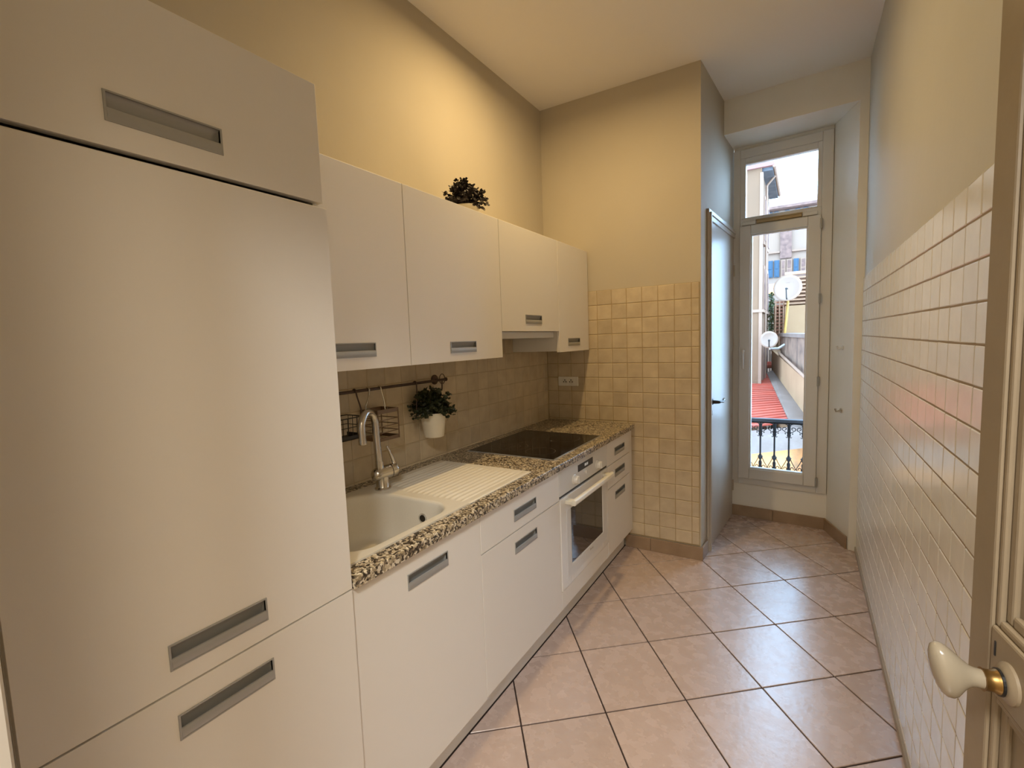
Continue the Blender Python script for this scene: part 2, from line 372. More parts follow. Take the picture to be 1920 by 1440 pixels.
# tile baseboards -------------------------------------------------------------
def plinth_row(name, a, b_, joints, label, h=0.082, t=0.011):
    a, b_ = Vector((*a, 0)), Vector((*b_, 0)); d = (b_-a); L = d.length; d.normalize(); n = Vector((d.y, -d.x, 0))
    root = thing(name, tuple((a+b_)/2), label, 'baseboard', None, 'structure')
    js = [0]+joints+[L]
    for k in range(len(js)-1):
        p0 = a+d*(js[k]+0.001); p1 = a+d*(js[k+1]-0.001)
        q = [p0, p1, p1+n*t, p0+n*t]
        part('plinth_tile', B().prism([(p.x, p.y) for p in q], 0.0005, h), BTILE, root, bev=0.0015)
plinth_row('baseboard_back', (0.55, Y1-0.001), (1.036, Y1-0.001), [0.165], 'tan tile baseboard at the foot of the tiled partition')
plinth_row('baseboard_side', (1.0236, Y1-0.010), (1.0330, Y1+0.13), [], 'short tan tile baseboard on the partition end by the side door')
plinth_row('baseboard_window', (1.094, 3.180), (1.690, 3.131), [0.275], 'tan tile baseboard under the tall window')
plinth_row('baseboard_pier', (1.689, 3.135), (1.796, 2.83), [], 'tan tile baseboard on the splayed window pier')

# ------------------------------------------------------------------ window
wd = (Vector((1.694, 3.133, 0))-Vector((1.093, 3.182, 0))); WL = wd.length; wd.normalize(); wn = Vector((wd.y, -wd.x, 0))   # wn points into the room
WM = Matrix(((wd.x, -wn.x, 0, 1.093), (wd.y, -wn.y, 0, 3.182), (0, 0, 1, 0), (0, 0, 0, 1)))      # local: x along, y outward, z up
win = thing('window_1', (1.39, 3.16, 0.25), 'tall narrow white window with transom pane above a hinged casement', 'window', None, 'structure')
def WB(): return B(WM)
part('window_frame', WB().box(0, 0.045, -0.012, 0.06, 0.252, 2.686).box(WL-0.062, WL, -0.012, 0.06, 0.252, 2.686).box(0.045, WL-0.062, -0.012, 0.06, 2.625, 2.686).box(0.045, WL-0.062, -0.012, 0.06, 0.252, 0.300).box(0.045, WL-0.062, -0.010, 0.06, 2.150, 2.205), PVC, win, bev=0.004)
part('transom_sash', WB().box(0.045, 0.079, -0.004, 0.05, 2.205, 2.625).box(WL-0.088, WL-0.062, -0.004, 0.05, 2.205, 2.625).box(0.079, WL-0.088, -0.004, 0.05, 2.583, 2.625).box(0.079, WL-0.088, -0.004, 0.05, 2.205, 2.212), PVC, win, bev=0.003)
part('pane', WB().box(0.077, WL-0.086, 0.018, 0.024, 2.208, 2.587), GLASS, win)
sash = part('casement_sash', WB().box(0.045, 0.118, -0.028, 0.045, 0.300, 2.150).box(WL-0.136, WL-0.062, -0.028, 0.045, 0.300, 2.150).box(0.118, WL-0.136, -0.028, 0.045, 2.086, 2.150).box(0.118, WL-0.136, -0.028, 0.045, 0.300, 0.378), PVC, win, bev=0.005)
part('glazing_bead', WB().box(0.118, 0.126, -0.014, 0.02, 0.378, 2.086).box(WL-0.144, WL-0.136, -0.014, 0.02, 0.378, 2.086).box(0.126, WL-0.144, -0.014, 0.02, 2.078, 2.086).box(0.126, WL-0.144, -0.014, 0.02, 0.378, 0.386), PVC, win, parent=sash)
part('pane', WB().box(0.116, WL-0.134, 0.006, 0.012, 0.374, 2.09), GLASS, win, parent=sash)
hb = WB().box(0.066, 0.090, -0.036, -0.028, 1.18, 1.275)
hb.tube([(0.078, -0.036, 1.255), (0.078, -0.062, 1.255)], 0.008).tube([(0.078, -0.060, 1.262), (0.078, -0.066, 1.22), (0.078, -0.060, 1.125)], [0.009, 0.0085, 0.007])
part('window_handle', hb, PVC, win, smooth=True, parent=sash)
for z in (0.335, 1.04, 1.60, 2.09):
    hg = WB().tube([(WL-0.060, -0.034, z-0.032), (WL-0.060, -0.034, z+0.032)], 0.007, 10).box(WL-0.067, WL-0.052, -0.034, -0.012, z-0.03, z+0.03)
    part('hinge', hg, STEEL, win)
part('trickle_vent', WB().box(0.155, 0.43, -0.030, -0.008, 2.157, 2.179).box(0.15, 0.435, -0.040, -0.030, 2.176, 2.183), VENT, win, bev=0.002, label='tan plastic ventilation strip')
part('vent_cover', WB().box(0.06, 0.15, -0.026, -0.008, 2.155, 2.180).box(0.435, 0.52, -0.026, -0.008, 2.155, 2.180), PVC, win, bev=0.003)
part('sill', WB().box(-0.0, WL, 0.06, 0.14, 0.24, 0.30), ZINC, win)

# small coat hooks on the splayed pier
def pier_pt(t, z, off=0.0):
    a, b_ = Vector((1.695, 3.133, 0)), Vector((1.803, YS(1.803), 0)); d = b_-a; n = Vector((-abs(d.y), -d.x, 0)); n.normalize()
    n = Vector((-0.945, -0.33, 0)).normalized()
    p = a+d*t+n*off; return Vector((p.x, p.y, z))
for z, nm, lab, mm in ((1.27, 'wall_hook', 'white hook on the splayed window pier, upper of the two', PVC), (0.868, 'wall_hook', 'dark metal hook on the splayed window pier, lower of the two', CHROME)):
    r_ = thing(nm, tuple(pier_pt(0.58, z)), lab, 'hook', 'hooks on the window pier')
    b = B().tube([pier_pt(0.58, z, 0.0005), pier_pt(0.58, z, 0.005)], 0.014, 14)
    part('base_plate', b, mm, r_, smooth=True)
    part('prong', B().tube([pier_pt(0.58, z, 0.003), pier_pt(0.58, z-0.006, 0.02), pier_pt(0.58, z-0.008, 0.03), pier_pt(0.58, z+0.012, 0.036)], [0.006, 0.005, 0.005, 0.006], 10), mm, r_, smooth=True)

# ------------------------------------------------------------------ side door in the recess
sd = (SB-SA).normalized(); sn = Vector((sd.y, -sd.x, 0))       # sn points to +x (room)
SM = Matrix(((sd.x, sn.x, 0, SA.x), (sd.y, sn.y, 0, SA.y), (0, 0, 1, 0), (0, 0, 0, 1)))       # local: x along, y into room
d1 = thing('door_1', tuple(SM @ Vector((0.5, 0.0, 0))), 'closed white side door with lever handle beside the window', 'door', None, 'structure')
def SBx(): return B(SM)
part('door_leaf', SBx().box(0.205, 0.885, 0.001, 0.010, 0.008, 2.075), DOORP, d1, bev=0.002)
cs = SBx()
for i, (a, t) in enumerate(((0.0, 0.014), (0.018, 0.024), (0.036, 0.018))):
    cs.box(0.140+a, 0.140+a+0.017+(0.012 if i == 2 else 0), 0.001, t, 0.0, 2.140-a)
    cs.box(0.140+a, 0.900, 0.001, t, 2.140-a-0.017-(0.012 if i == 2 else 0), 2.140-a)
part('casing', cs, DOORP, d1, bev=0.002)
part('stop_line', SBx().box(0.199, 0.206, 0.001, 0.006, 0.0, 2.078), BLACK, d1)
part('hinge', SBx().tube([(0.878, 0.014, 1.80), (0.878, 0.014, 1.88)], 0.007, 8), DOORP, d1)
part('hinge', SBx().tube([(0.878, 0.014, 0.20), (0.878, 0.014, 0.28)], 0.007, 8), DOORP, d1)
hn = part('door_handle', SBx().lathe([(0.018, 0), (0.020, 0.004), (0.012, 0.010), (0.009, 0.045)], (0.235, 0.010, 0.955), 'y', 14).tube([(0.235, 0.052, 0.955), (0.26, 0.060, 0.957), (0.31, 0.060, 0.950), (0.345, 0.056, 0.955)], [0.009, 0.007, 0.008, 0.007], 10), BLACK, d1, smooth=True, label='dark metal door lever')
part('handle_tip', SBx().tube([(0.342, 0.056, 0.954), (0.365, 0.054, 0.957), (0.385, 0.053, 0.958)], [0.008, 0.011, 0.006], 10), PORC, d1, smooth=True, parent=hn)
part('key_plate', SBx().lathe([(0.016, 0), (0.014, 0.005), (0.004, 0.007)], (0.232, 0.010, 0.885), 'y', 14), DOORP, d1, smooth=True)

# ------------------------------------------------------------------ near door, open against the right wall
df, dh = Vector((1.725, 0.053, 0)), Vector((1.832, -0.690, 0)); dd = (dh-df); DW = dd.length; dd.normalize(); dn = Vector((dd.y, -dd.x, 0))
if dn.x > 0: dn = -dn
DM = Matrix(((dd.x, dn.x, 0, df.x), (dd.y, dn.y, 0, df.y), (0, 0, 1, 0), (0, 0, 0, 1)))     # local: x from free edge to hinge, y into room
d2 = thing('door_2', tuple((df+dh)/2), 'old cream panelled entrance door with porcelain knob, standing open at the right', 'door', None, 'structure')
def DB(): return B(DM)
Tk = -0.036
st = 0.050
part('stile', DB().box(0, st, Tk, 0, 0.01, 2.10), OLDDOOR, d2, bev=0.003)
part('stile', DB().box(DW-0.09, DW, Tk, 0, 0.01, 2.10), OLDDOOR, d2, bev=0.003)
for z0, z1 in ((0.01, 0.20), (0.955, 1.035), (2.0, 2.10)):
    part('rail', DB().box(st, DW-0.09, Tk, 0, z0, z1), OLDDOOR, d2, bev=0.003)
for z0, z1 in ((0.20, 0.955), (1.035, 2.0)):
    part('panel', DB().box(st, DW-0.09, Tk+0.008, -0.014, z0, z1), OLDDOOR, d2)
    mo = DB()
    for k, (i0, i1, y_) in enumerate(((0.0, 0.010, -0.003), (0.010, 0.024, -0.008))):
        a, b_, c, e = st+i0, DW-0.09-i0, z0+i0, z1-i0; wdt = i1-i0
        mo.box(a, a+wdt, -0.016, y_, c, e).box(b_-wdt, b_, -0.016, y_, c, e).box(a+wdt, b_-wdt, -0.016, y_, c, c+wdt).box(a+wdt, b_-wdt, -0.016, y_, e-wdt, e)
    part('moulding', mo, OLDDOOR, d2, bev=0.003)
KX, KZ = 0.094, 0.990
kr = part('knob_rosette', DB().lathe([(0.022, 0.0), (0.022, 0.003), (0.018, 0.006), (0.013, 0.008)], (KX, 0.0, KZ), 'y', 24), OLDDOOR, d2, smooth=True, label='painted round rosette')
part('rosette_gap', DB().lathe([(0.0145, 0.0085), (0.0145, 0.011)], (KX, 0.0, KZ), 'y', 20), BLACK, d2, parent=kr)
part('knob_collar', DB().lathe([(0.0135, 0.010), (0.0125, 0.013), (0.0112, 0.016), (0.0112, 0.022), (0.0125, 0.024)], (KX, 0.0, KZ), 'y', 20), BRASS, d2, smooth=True, label='aged brass collar')
# egg-shaped porcelain knob, long axis upright
kb = DB(); n = 24
prof = [(0.0100, 0.022, 0.0100), (0.0098, 0.030, 0.0102), (0.0105, 0.035, 0.0120), (0.0125, 0.040, 0.0165), (0.0150, 0.045, 0.0225), (0.0168, 0.050, 0.0280), (0.0176, 0.055, 0.0312), (0.0172, 0.060, 0.0312), (0.0150, 0.0645, 0.0275), (0.0110, 0.0675, 0.0205), (0.006, 0.0695, 0.011), (0.001, 0.0700, 0.002)]
vs = []; fs = []
for (ru, y_, rv) in prof:
    for j in range(n):
        a = 2*PI*j/n; u, v = ru*math.cos(a), rv*math.sin(a); tl = (y_-0.022)/0.048*0.004
        tilt = 0.20
        vs.append((KX+u, y_+v*tilt*min(1.0, max(0.0, (y_-0.032)/0.020)), KZ+tl+v))
for i in range(len(prof)-1):
    for j in range(n): fs.append((i*n+j, i*n+(j+1)%n, (i+1)*n+(j+1)%n, (i+1)*n+j))
fs += [tuple(range(n)), tuple((len(prof)-1)*n+j for j in range(n))]
kb.add(vs, fs); part('knob', kb, PORC, d2, smooth=True, ang=70, label='cream porcelain egg-shaped knob')
part('keyhole', DB().box(0.060, 0.063, -0.004, 0.0012, 1.002, 1.020), BLACK, d2, bev=0.001)

# ------------------------------------------------------------------ handles and cabinet fronts
HW_, HH_ = 0.178, 0.047
def handle_mesh():
    b = B(); w2, h2 = HW_/2, HH_/2; r = 0.0035
    b.box(-0.004, 0.0022, -w2, -w2+r, -h2, h2).box(-0.004, 0.0022, w2-r, w2, -h2, h2)
    b.box(-0.004, 0.0022, -w2+r, w2-r, h2-r*0.8, h2).box(-0.004, 0.0022, -w2+r, w2-r, -h2, -h2+r*0.7)
    # sloping cavity: from the top rim down and back
    N_ = 8; y0, y1 = -w2+r, w2-r
    pr = [(-0.001, h2-0.003)]+[(-0.001-0.0135*math.sin(PI/2*k/N_), h2-0.003-0.030*(1-math.cos(PI/2*k/N_))**0.8) for k in range(1, N_+1)]+[(-0.0145, -h2+0.003)]
    vs = [(x, y0, z) for x, z in pr]+[(x, y1, z) for x, z in pr]; n_ = len(pr)
    b.add(vs, [(k, k+1, n_+k+1, n_+k) for k in range(n_-1)])
    b.add([(-0.0145, y0, -h2+0.002), (0.001, y0, -h2+0.002), (0.001, y0, h2-0.002), (-0.0145, y0, h2-0.002)], [(0,1,2,3)])
    b.add([(-0.0145, y1, -h2+0.002), (0.001, y1, -h2+0.002), (0.001, y1, h2-0.002), (-0.0145, y1, h2-0.002)], [(0,1,2,3)])
    # lower lip: curved front plate
    lp = [(0.0012, -h2+0.002), (0.0030, -h2+0.008), (0.0030, -h2+0.014), (0.0015, -h2+0.0205), (-0.0005, -h2+0.0215), (-0.0005, -h2+0.002)]
    b.extr(lp, 'y', y0, y1)
    me = bpy.data.meshes.new('handle'); me.from_pydata([tuple(p) for p in b.v], [], b.f); me.materials.append(STEEL); fin(me, True)
    me.set_sharp_from_angle(angle=math.radians(35)); return me
HME = handle_mesh()
def front(name, root, x1, y0, y1, z0, z1, hy=None, hz=None, t=0.019, m=None, parent=None, handle=True):
    """cabinet front (door or drawer) facing +x with a hole for its recessed handle"""
    b = B(); x0 = x1-t
    if hy is None:
        b.box(x0, x1, y0, y1, z0, z1)
    else:
        a0, a1, c0, c1 = hy-HW_/2+0.0012, hy+HW_/2-0.0012, hz-HH_/2+0.0012, hz+HH_/2-0.0012
        def ring(x): return [(x,y0,z0),(x,y1,z0),(x,y1,z1),(x,y0,z1)], [(x,a0,c0),(x,a1,c0),(x,a1,c1),(x,a0,c1)]
        of, jf = ring(x1); ob, jb = ring(x0)
        vs = of+jf+ob+jb; fs = []
        for k in range(4):
            k2 = (k+1) % 4
            fs += [(k, k2, 4+k2, 4+k), (8+k, 12+k, 12+k2, 8+k2), (k, 8+k, 8+k2, k2), (4+k, 4+k2, 12+k2, 12+k)]
        b.add(vs, fs)
    o = part(name, b, m or CAB, root, bev=0.0016, parent=parent)
    if hy is not None and handle:
        h = bpy.data.objects.new('handle', HME); COL.objects.link(h); h.parent = o; h.location = Vector((x1, hy, hz))-ROOTLOC[root.name]
        h['label'] = 'brushed steel recessed pull'
    return o
def carcass(root, x0, x1, y0, y1, z0, z1, t=0.016, top=True, openf=True):
    b = B().box(x0, x1, y0, y0+t, z0, z1).box(x0, x1, y1-t, y1, z0, z1).box(x0, x1, y0+t, y1-t, z0, z0+t).box(x0, x0+0.006, y0+t, y1-t, z0+t, z1)
    if top: b.box(x0+0.006, x1, y0+t, y1-t, z1-t, z1)
    return part('carcass', b, CABIN if False else CAB, root)

XF = 0.608
fr_ = thing('tall_fridge_cabinet', (0.30, -0.29, 0), 'tall white built-in fridge cabinet with three fronts at the left', 'cabinet')
carcass(fr_, 0.0, XF-0.021, -0.578, -0.002, 0.10, 1.962)
part('plinth', B().box(0.03, 0.54, -0.578, -0.004, 0, 0.10), CAB, fr_)
front('top_door', fr_, XF, -0.578, -0.006, 1.710, 1.966, -0.310, 1.7725)
front('fridge_door', fr_, XF+0.001, -0.578, 0.001, 0.800, 1.700, -0.3005, 0.859)
front('freezer_door', fr_, XF+0.001, -0.578, 0.001, 0.130, 0.7965, -0.2965, 0.7275)

XD = 0.599; ZB = 0.126; ZT = 0.7965
YA, YB, YC, YD = 0.554, 1.178, 1.802, 2.211
u1 = thing('base_cabinet', (0.29, 0.28, 0), 'white base cabinet with one tall front under the sink', 'cabinet', 'white base units')
carcass(u1, 0.0, XD-0.020, 0.004, YA-0.001, 0.13, 0.64, top=False)
front('door', u1, XD, 0.004, YA-0.0012, 0.119, ZT, 0.286, 0.719)
u2 = thing('base_cabinet', (0.29, 0.86, 0), 'white base cabinet with a drawer over a door, left of the oven', 'cabinet', 'white base units')
carcass(u2, 0.0, XD-0.020, YA+0.001, YB-0.001, 0.13, 0.64, top=False)
front('drawer', u2, XD, YA+0.0012, YB-0.0015, 0.654, ZT, 0.866, 0.716)
front('door', u2, XD, YA+0.0012, YB-0.0015, ZB, 0.650, 0.866, 0.586)
u4 = thing('drawer_cabinet', (0.29, 2.0, 0), 'narrow white base cabinet with three drawers right of the oven', 'cabinet', 'white base units')
carcass(u4, 0.0, XD-0.020, YC+0.001, YD-0.001, 0.13, 0.795)
front('drawer', u4, XD, YC+0.0015, YD-0.0015, 0.656, ZT, 2.020, 0.716)
front('drawer', u4, XD, YC+0.0015, YD-0.0015, 0.522, 0.652, 2.020, 0.5855)
front('drawer', u4, XD, YC+0.0015, YD-0.0015, ZB, 0.518, 2.020, 0.452)
solo('filler_panel', B().box(0.0, XD-0.002, YD+0.002, Y1-0.004, 0.124, 0.798), CAB, 'narrow white filler panel between drawers and partition', 'panel', bev=0.003)
solo('kickboard', B().box(0.522, 0.54, 0.004, Y1-0.014, 0.0005, 0.117), CAB, 'white kickboard along the foot of the base units', 'kickboard', bev=0.001)

# oven -------------------------------------------------------------------------
ov = thing('built_in_oven', (0.29, 1.49, 0), 'white built-in oven with dark glass door and bar handle', 'oven')
part('housing', B().box(0.03, XD-0.022, YB+0.001, YC-0.001, 0.13, 0.79), CABIN, ov)
cp = part('control_panel', B().box(XD-0.022, XD+0.001, YB+0.002, YC-0.002, 0.668, ZT), OVENP, ov, bev=0.002)
dp = part('display', B().box(XD, XD+0.0022, 1.391, 1.585, 0.731, 0.765), BLACK, ov, parent=cp)
part('display_digits', B().box(XD+0.002, XD+0.0026, 1.475, 1.485, 0.742, 0.755).box(XD+0.002, XD+0.0026, 1.490, 1.500, 0.742, 0.755).box(XD+0.002, XD+0.0026, 1.507, 1.517, 0.742, 0.755), DISP, ov, parent=cp)
for y_ in (1.344, 1.648):
    kb = part('knob', B().lathe([(0.026, 0.0), (0.026, 0.004), (0.021, 0.006), (0.019, 0.022), (0.017, 0.024)], (XD+0.001, y_, 0.708), 'x', 24), OVENW, ov, smooth=True)
    part('knob_grip', B().box(XD+0.024, XD+0.030, y_-0.004, y_+0.004, 0.690, 0.726), OVENP, ov, parent=kb, bev=0.001)
part('button', B().lathe([(0.010, 0.0), (0.010, 0.007), (0.007, 0.009)], (XD+0.001, 1.487, 0.710), 'x', 16), OVENW, ov, smooth=True)
part('shadow_gap', B().box(XD-0.02, XD-0.004, YB+0.004, YC-0.004, 0.656, 0.668), BLACK, ov)
DX0, DX1 = XD-0.020, XD+0.004
odr = part('oven_door', B().box(DX0, DX1, YB+0.002, 1.293, 0.216, 0.655).box(DX0, DX1, 1.708, YC-0.002, 0.216, 0.655).box(DX0, DX1, 1.293, 1.708, 0.582, 0.655).box(DX0, DX1, 1.293, 1.708, 0.216, 0.308).box(DX0, DX0+0.005, 1.293, 1.708, 0.308, 0.582), OVENW, ov, bev=0.003)
part('door_trim', B().box(DX1, DX1+0.0012, 1.240, 1.288, 0.302, 0.585).box(DX1, DX1+0.0012, 1.713, 1.760, 0.302, 0.585).box(DX1, DX1+0.0012, 1.240, 1.760, 0.250, 0.302), OVENP, ov, parent=odr)
part('door_glass', B().box(DX0+0.006, DX1-0.001, 1.295, 1.706, 0.310, 0.580), OVENG, ov, parent=odr)
part('maker_mark', B().box(DX1+0.0012, DX1+0.002, 1.515, 1.523, 0.282, 0.293).box(DX1+0.0012, DX1+0.002, 1.527, 1.533, 0.282, 0.289).box(DX1+0.0012, DX1+0.002, 1.537, 1.545, 0.282, 0.289).box(DX1+0.0012, DX1+0.002, 1.549, 1.556, 0.280, 0.289), RUBBER, ov, parent=odr)
hd = part('handle', B().extr([(DX1+0.030, 0.618), (DX1+0.050, 0.618), (DX1+0.056, 0.626), (DX1+0.054, 0.642), (DX1+0.046, 0.648), (DX1+0.034, 0.644)], 'y', 1.225, 1.755), OVENH, ov, parent=odr, bev=0.003)
for y_ in (1.225, 1.715):
    part('handle_mount', B().box(DX1, DX1+0.040, y_, y_+0.040, 0.622, 0.640), OVENH, ov, parent=odr, bev=0.003)
part('lower_panel', B().box(XD-0.019, XD, YB+0.002, YC-0.002, ZB, 0.212), CAB, ov, bev=0.0015)

# worktop, sink, hob -------------------------------------------------------------
XC = 0.619; ZC = 0.83; TC = 0.0315
wt = B()
wt.extr([(0.545, ZC-TC), (XC-0.002, ZC-TC), (XC, ZC-TC+0.002), (XC, ZC-0.005), (XC-0.0015, ZC-0.0015), (XC-0.005, ZC), (0.545, ZC)], 'y', 0.003, Y1-0.012)
wt.box(0.002, 0.105, 0.003, Y1-0.012, ZC-TC, ZC).box(0.105, 0.545, 0.003, 0.055, ZC-TC, ZC).box(0.105, 0.545, 0.515, Y1-0.012, ZC-TC, ZC)
solo('worktop', wt, GRAN, 'speckled brown granite worktop running from the fridge cabinet to the partition', 'worktop')
part_z = ZC+0.006
sk = thing('kitchen_sink', (0.32, 0.5, ZC-0.18), 'beige composite sink with one basin and ribbed drainer', 'sink')
SX0, SX1, SY0, SYm, SY1 = 0.075, 0.563, 0.030, 0.545, 0.990
def rrect(x0, x1, y0, y1, rads, n=14):
    # corners in order (x1,y1),(x0,y1),(x0,y0),(x1,y0)
    pts = []
    for (cx, cy, sx, sy, a0), r in zip(((x1,y1,-1,-1,0),(x0,y1,1,-1,PI/2),(x0,y0,1,1,PI),(x1,y0,-1,1,1.5*PI)), rads):
        for k in range(n+1):
            a = a0+PI/2*k/n; pts.append((cx+sx*r+r*math.cos(a), cy+sy*r+r*math.sin(a)))
    return pts
inner = rrect(0.105, 0.532, 0.075, 0.503, (0.085, 0.165, 0.08, 0.08))
cx, cy = 0.32, 0.285
def rayhit(poly, ang):
    dx, dy = math.cos(ang), math.sin(ang); best = None
    for i in range(len(poly)):
        (ax, ay), (bx, by) = poly[i-1], poly[i]
        ex, ey = bx-ax, by-ay; den = dx*ey-dy*ex
        if abs(den) < 1e-12: continue
        t = ((ax-cx)*ey-(ay-cy)*ex)/den; s2 = ((ax-cx)*dy-(ay-cy)*dx)/den
        if t > 0 and -1e-9 <= s2 <= 1+1e-9: best = t if best is None else max(best, t)
    return (cx+dx*best, cy+dy*best)
rect = [(SX0,SY0),(SX1,SY0),(SX1,SYm),(SX0,SYm)]
angs = sorted([2*PI*k/112 for k in range(112)]+[math.atan2(y-cy, x-cx) % (2*PI) for x, y in rect])
inn = [rayhit(inner, a) for a in angs]; out = [rayhit(rect, a) for a in angs]
def sc(p, k): return (cx+(p[0]-cx)*k, cy+(p[1]-cy)*k)
bz = B(); N_ = len(angs); ZS = part_z
def off(p, d):
    r = math.hypot(p[0]-cx, p[1]-cy); k = (r-d)/r; return sc(p, k)
loops = [[(*p, ZS) for p in out]]
for d, z in ((-0.010, 0), (-0.004, -0.0008), (0.0, -0.003), (0.004, -0.009), (0.006, -0.02), (0.014, -0.10), (0.022, -0.150), (0.034, -0.166), (0.055, -0.173), (0.14, -0.177)):
    loops.append([(*off(p, d), ZS+z) for p in inn])
vs = [p for l in loops for p in l]; fs = []
for i in range(len(loops)-1):
    for j in range(N_): fs.append((i*N_+j, i*N_+(j+1)%N_, (i+1)*N_+(j+1)%N_, (i+1)*N_+j))
fs.append(tuple((len(loops)-1)*N_+j for j in range(N_)))
bz.add(vs, fs)
bz.add([(*p, ZS) for p in out]+[(*p, ZC+0.0004) for p in out], [(j, N_+j, N_+(j+1)%N_, (j+1)%N_) for j in range(N_)])
part('basin', bz, SINKM, sk, smooth=True, ang=50)
NX, NY = 170, 46; vs = []; fs = []
def smooth01(t): t = max(0, min(1, t)); return t*t*(3-2*t)
for i in range(NX+1):
    x = SX0+(SX1-SX0)*i/NX
    for j in range(NY+1):
        y = SYm+(SY1-SYm)*j/NY
        y0r = 0.578 if x < 0.23 else 0.552
        mask = smooth01((x-0.112)/0.008)*smooth01((0.537-x)/0.008)
        my = smooth01((y-y0r)/0.022)*smooth01((0.962-y)/0.022)
        ph = ((x-0.115)/0.0262) % 1.0
        ridge = 0.0045*max(0, math.cos((ph-0.5)*2*PI)+0.35)/1.35
        z = ZS-0.0045*mask*smooth01((y-y0r+0.012)/0.012)*smooth01((0.974-y)/0.012)+ridge*mask*my
        e = min((x-SX0), (SX1-x), (SY1-y)); 
        if e < 0.004: z -= 0.003*(1-e/0.004)
        vs.append((x, y, z))
for i in range(NX):
    for j in range(NY): k = i*(NY+1)+j; fs.append((k, k+1, k+NY+2, k+NY+1))
dr = B().add(vs, fs)
dr.box(SX0, SX0+0.001, SYm, SY1, ZC+0.0004, ZS-0.003).box(SX1-0.001, SX1, SYm, SY1, ZC+0.0004, ZS-0.003).box(SX0, SX1, SY1-0.001, SY1, ZC+0.0004, ZS-0.003)
part('drainer', dr, SINKM, sk, smooth=True, ang=60, label='ribbed drainer')
ovf = part('overflow_ring', B().lathe([(0.017, -0.005), (0.017, 0.0), (0.012, 0.002), (0.0105, 0.0)], (0.395, 0.494, 0.772), 'y', 20, cap=False), CHROME, sk, smooth=True)
part('overflow_hole', B().lathe([(0.0125, -0.001), (0.0125, 0.0006)], (0.395, 0.490, 0.772), 'y', 20), BLACK, sk)
part('drain', B().lathe([(0.045, 0), (0.045, 0.003), (0.036, 0.004), (0.03, 0.001)], (0.31, 0.27, ZS-0.178), 'z', 28), CHROME, sk, smooth=True)

# hob
hb_ = thing('ceramic_hob', (0.32, 1.50, ZC), 'black glass ceramic hob set in the worktop', 'hob')
part('glass_plate', B().box(0.075, 0.561, 1.203, 1.796, ZC+0.0003, ZC+0.006), HOBM, hb_, bev=0.002)
part('edge_trim', B().box(0.072, 0.075, 1.200, 1.799, ZC+0.0003, ZC+0.005).box(0.561, 0.564, 1.200, 1.799, ZC+0.0003, ZC+0.005).box(0.072, 0.564, 1.200, 1.203, ZC+0.0003, ZC+0.005).box(0.072, 0.564, 1.796, 1.799, ZC+0.0003, ZC+0.005), STEEL, hb_)
def ring(b, x, y, r, w_=0.0012, z=ZC+0.0061):
    n_ = 48; vs = []
    for k in range(n_):
        a = 2*PI*k/n_
        for rr in (r-w_, r+w_): vs.append((x+rr*math.cos(a), y+rr*math.sin(a), z))
    b.add(vs, [(2*k, 2*k+1, (2*k+3) % (2*n_), (2*k+2) % (2*n_)) for k in range(n_)])
for (x, y, rs) in ((0.228, 1.36, (0.097, 0.058, 0.03)), (0.430, 1.325, (0.074,)), (0.405, 1.645, (0.090,)), (0.205, 1.66, (0.074,))):
    b = B()
    for r in rs: ring(b, x, y, r)
    part('zone_ring', b, HOBRING, hb_)
part('control_mark', B().box(0.545, 0.5465, 1.42, 1.56, ZC+0.006, ZC+0.0062), HOBRING, hb_)

# faucet -------------------------------------------------------------------------
fc = thing('kitchen_faucet', (0.158, 0.535, ZS), 'brushed steel gooseneck mixer tap standing behind the sink basin', 'faucet')
fx, fy = 0.158, 0.535
part('base', B().lathe([(0.031, 0.0), (0.031, 0.005), (0.026, 0.009), (0.0245, 0.012), (0.0245, 0.050)], (fx, fy, ZS), 'z', 28), CHROME, fc, smooth=True)
ax = Vector((0.30, 0.95, 0.10)).normalized()        # the mixer body lies along the wall
c0 = Vector((fx, fy, ZS+0.062))
def along(t, r): return (c0+ax*t, r)
bp = [along(-0.042, 0.004), along(-0.040, 0.013), along(-0.034, 0.021), along(-0.022, 0.026), along(0.0, 0.027), along(0.036, 0.025)]
body = part('body', B().tube([p for p, r in bp], [r for p, r in bp], 24), CHROME, fc, smooth=True, ang=60)
part('seam_ring', B().tube([c0+ax*0.036, c0+ax*0.039], [0.0235, 0.0235], 24), BLACK, fc, parent=body)
cpn = [along(0.039, 0.025), along(0.054, 0.0245), along(0.064, 0.020), along(0.070, 0.012), along(0.072, 0.003)]
lc = part('lever_cap', B().tube([p for p, r in cpn], [r for p, r in cpn], 24), CHROME, fc, smooth=True, ang=60)
lv0 = c0+ax*0.055
part('lever', B().tube([lv0+Vector((0, 0, 0.018)), lv0+Vector((0.002, -0.012, 0.045)), lv0+Vector((0.002, -0.026, 0.075)), lv0+Vector((0, -0.036, 0.098))], [0.0065, 0.0062, 0.0048, 0.003], 12), CHROME, fc, smooth=True, ang=70, parent=lc)
so = c0+Vector((0, -0.010, 0.015))
pts = [so, so+Vector((0, -0.002, 0.03)), so+Vector((0.0, -0.006, 0.10)), so+Vector((0.002, -0.010, 0.150))]
sdir = Vector((0.32, -0.95, 0)).normalized(); R0 = 0.050; top = so+Vector((0.003, -0.012, 0.178))
for k in range(0, 15):
    a = PI*k/14*1.06
    pts.append(top+sdir*(R0-R0*math.cos(a))+Vector((0, 0, R0*1.05*math.sin(a))))
end = pts[-1]; pts.append(end+Vector((0, 0.001, -0.032)))
part('spout', B().tube(pts, [0.0145]*2+[0.0135]*(len(pts)-2), 18), CHROME, fc, smooth=True, ang=60)
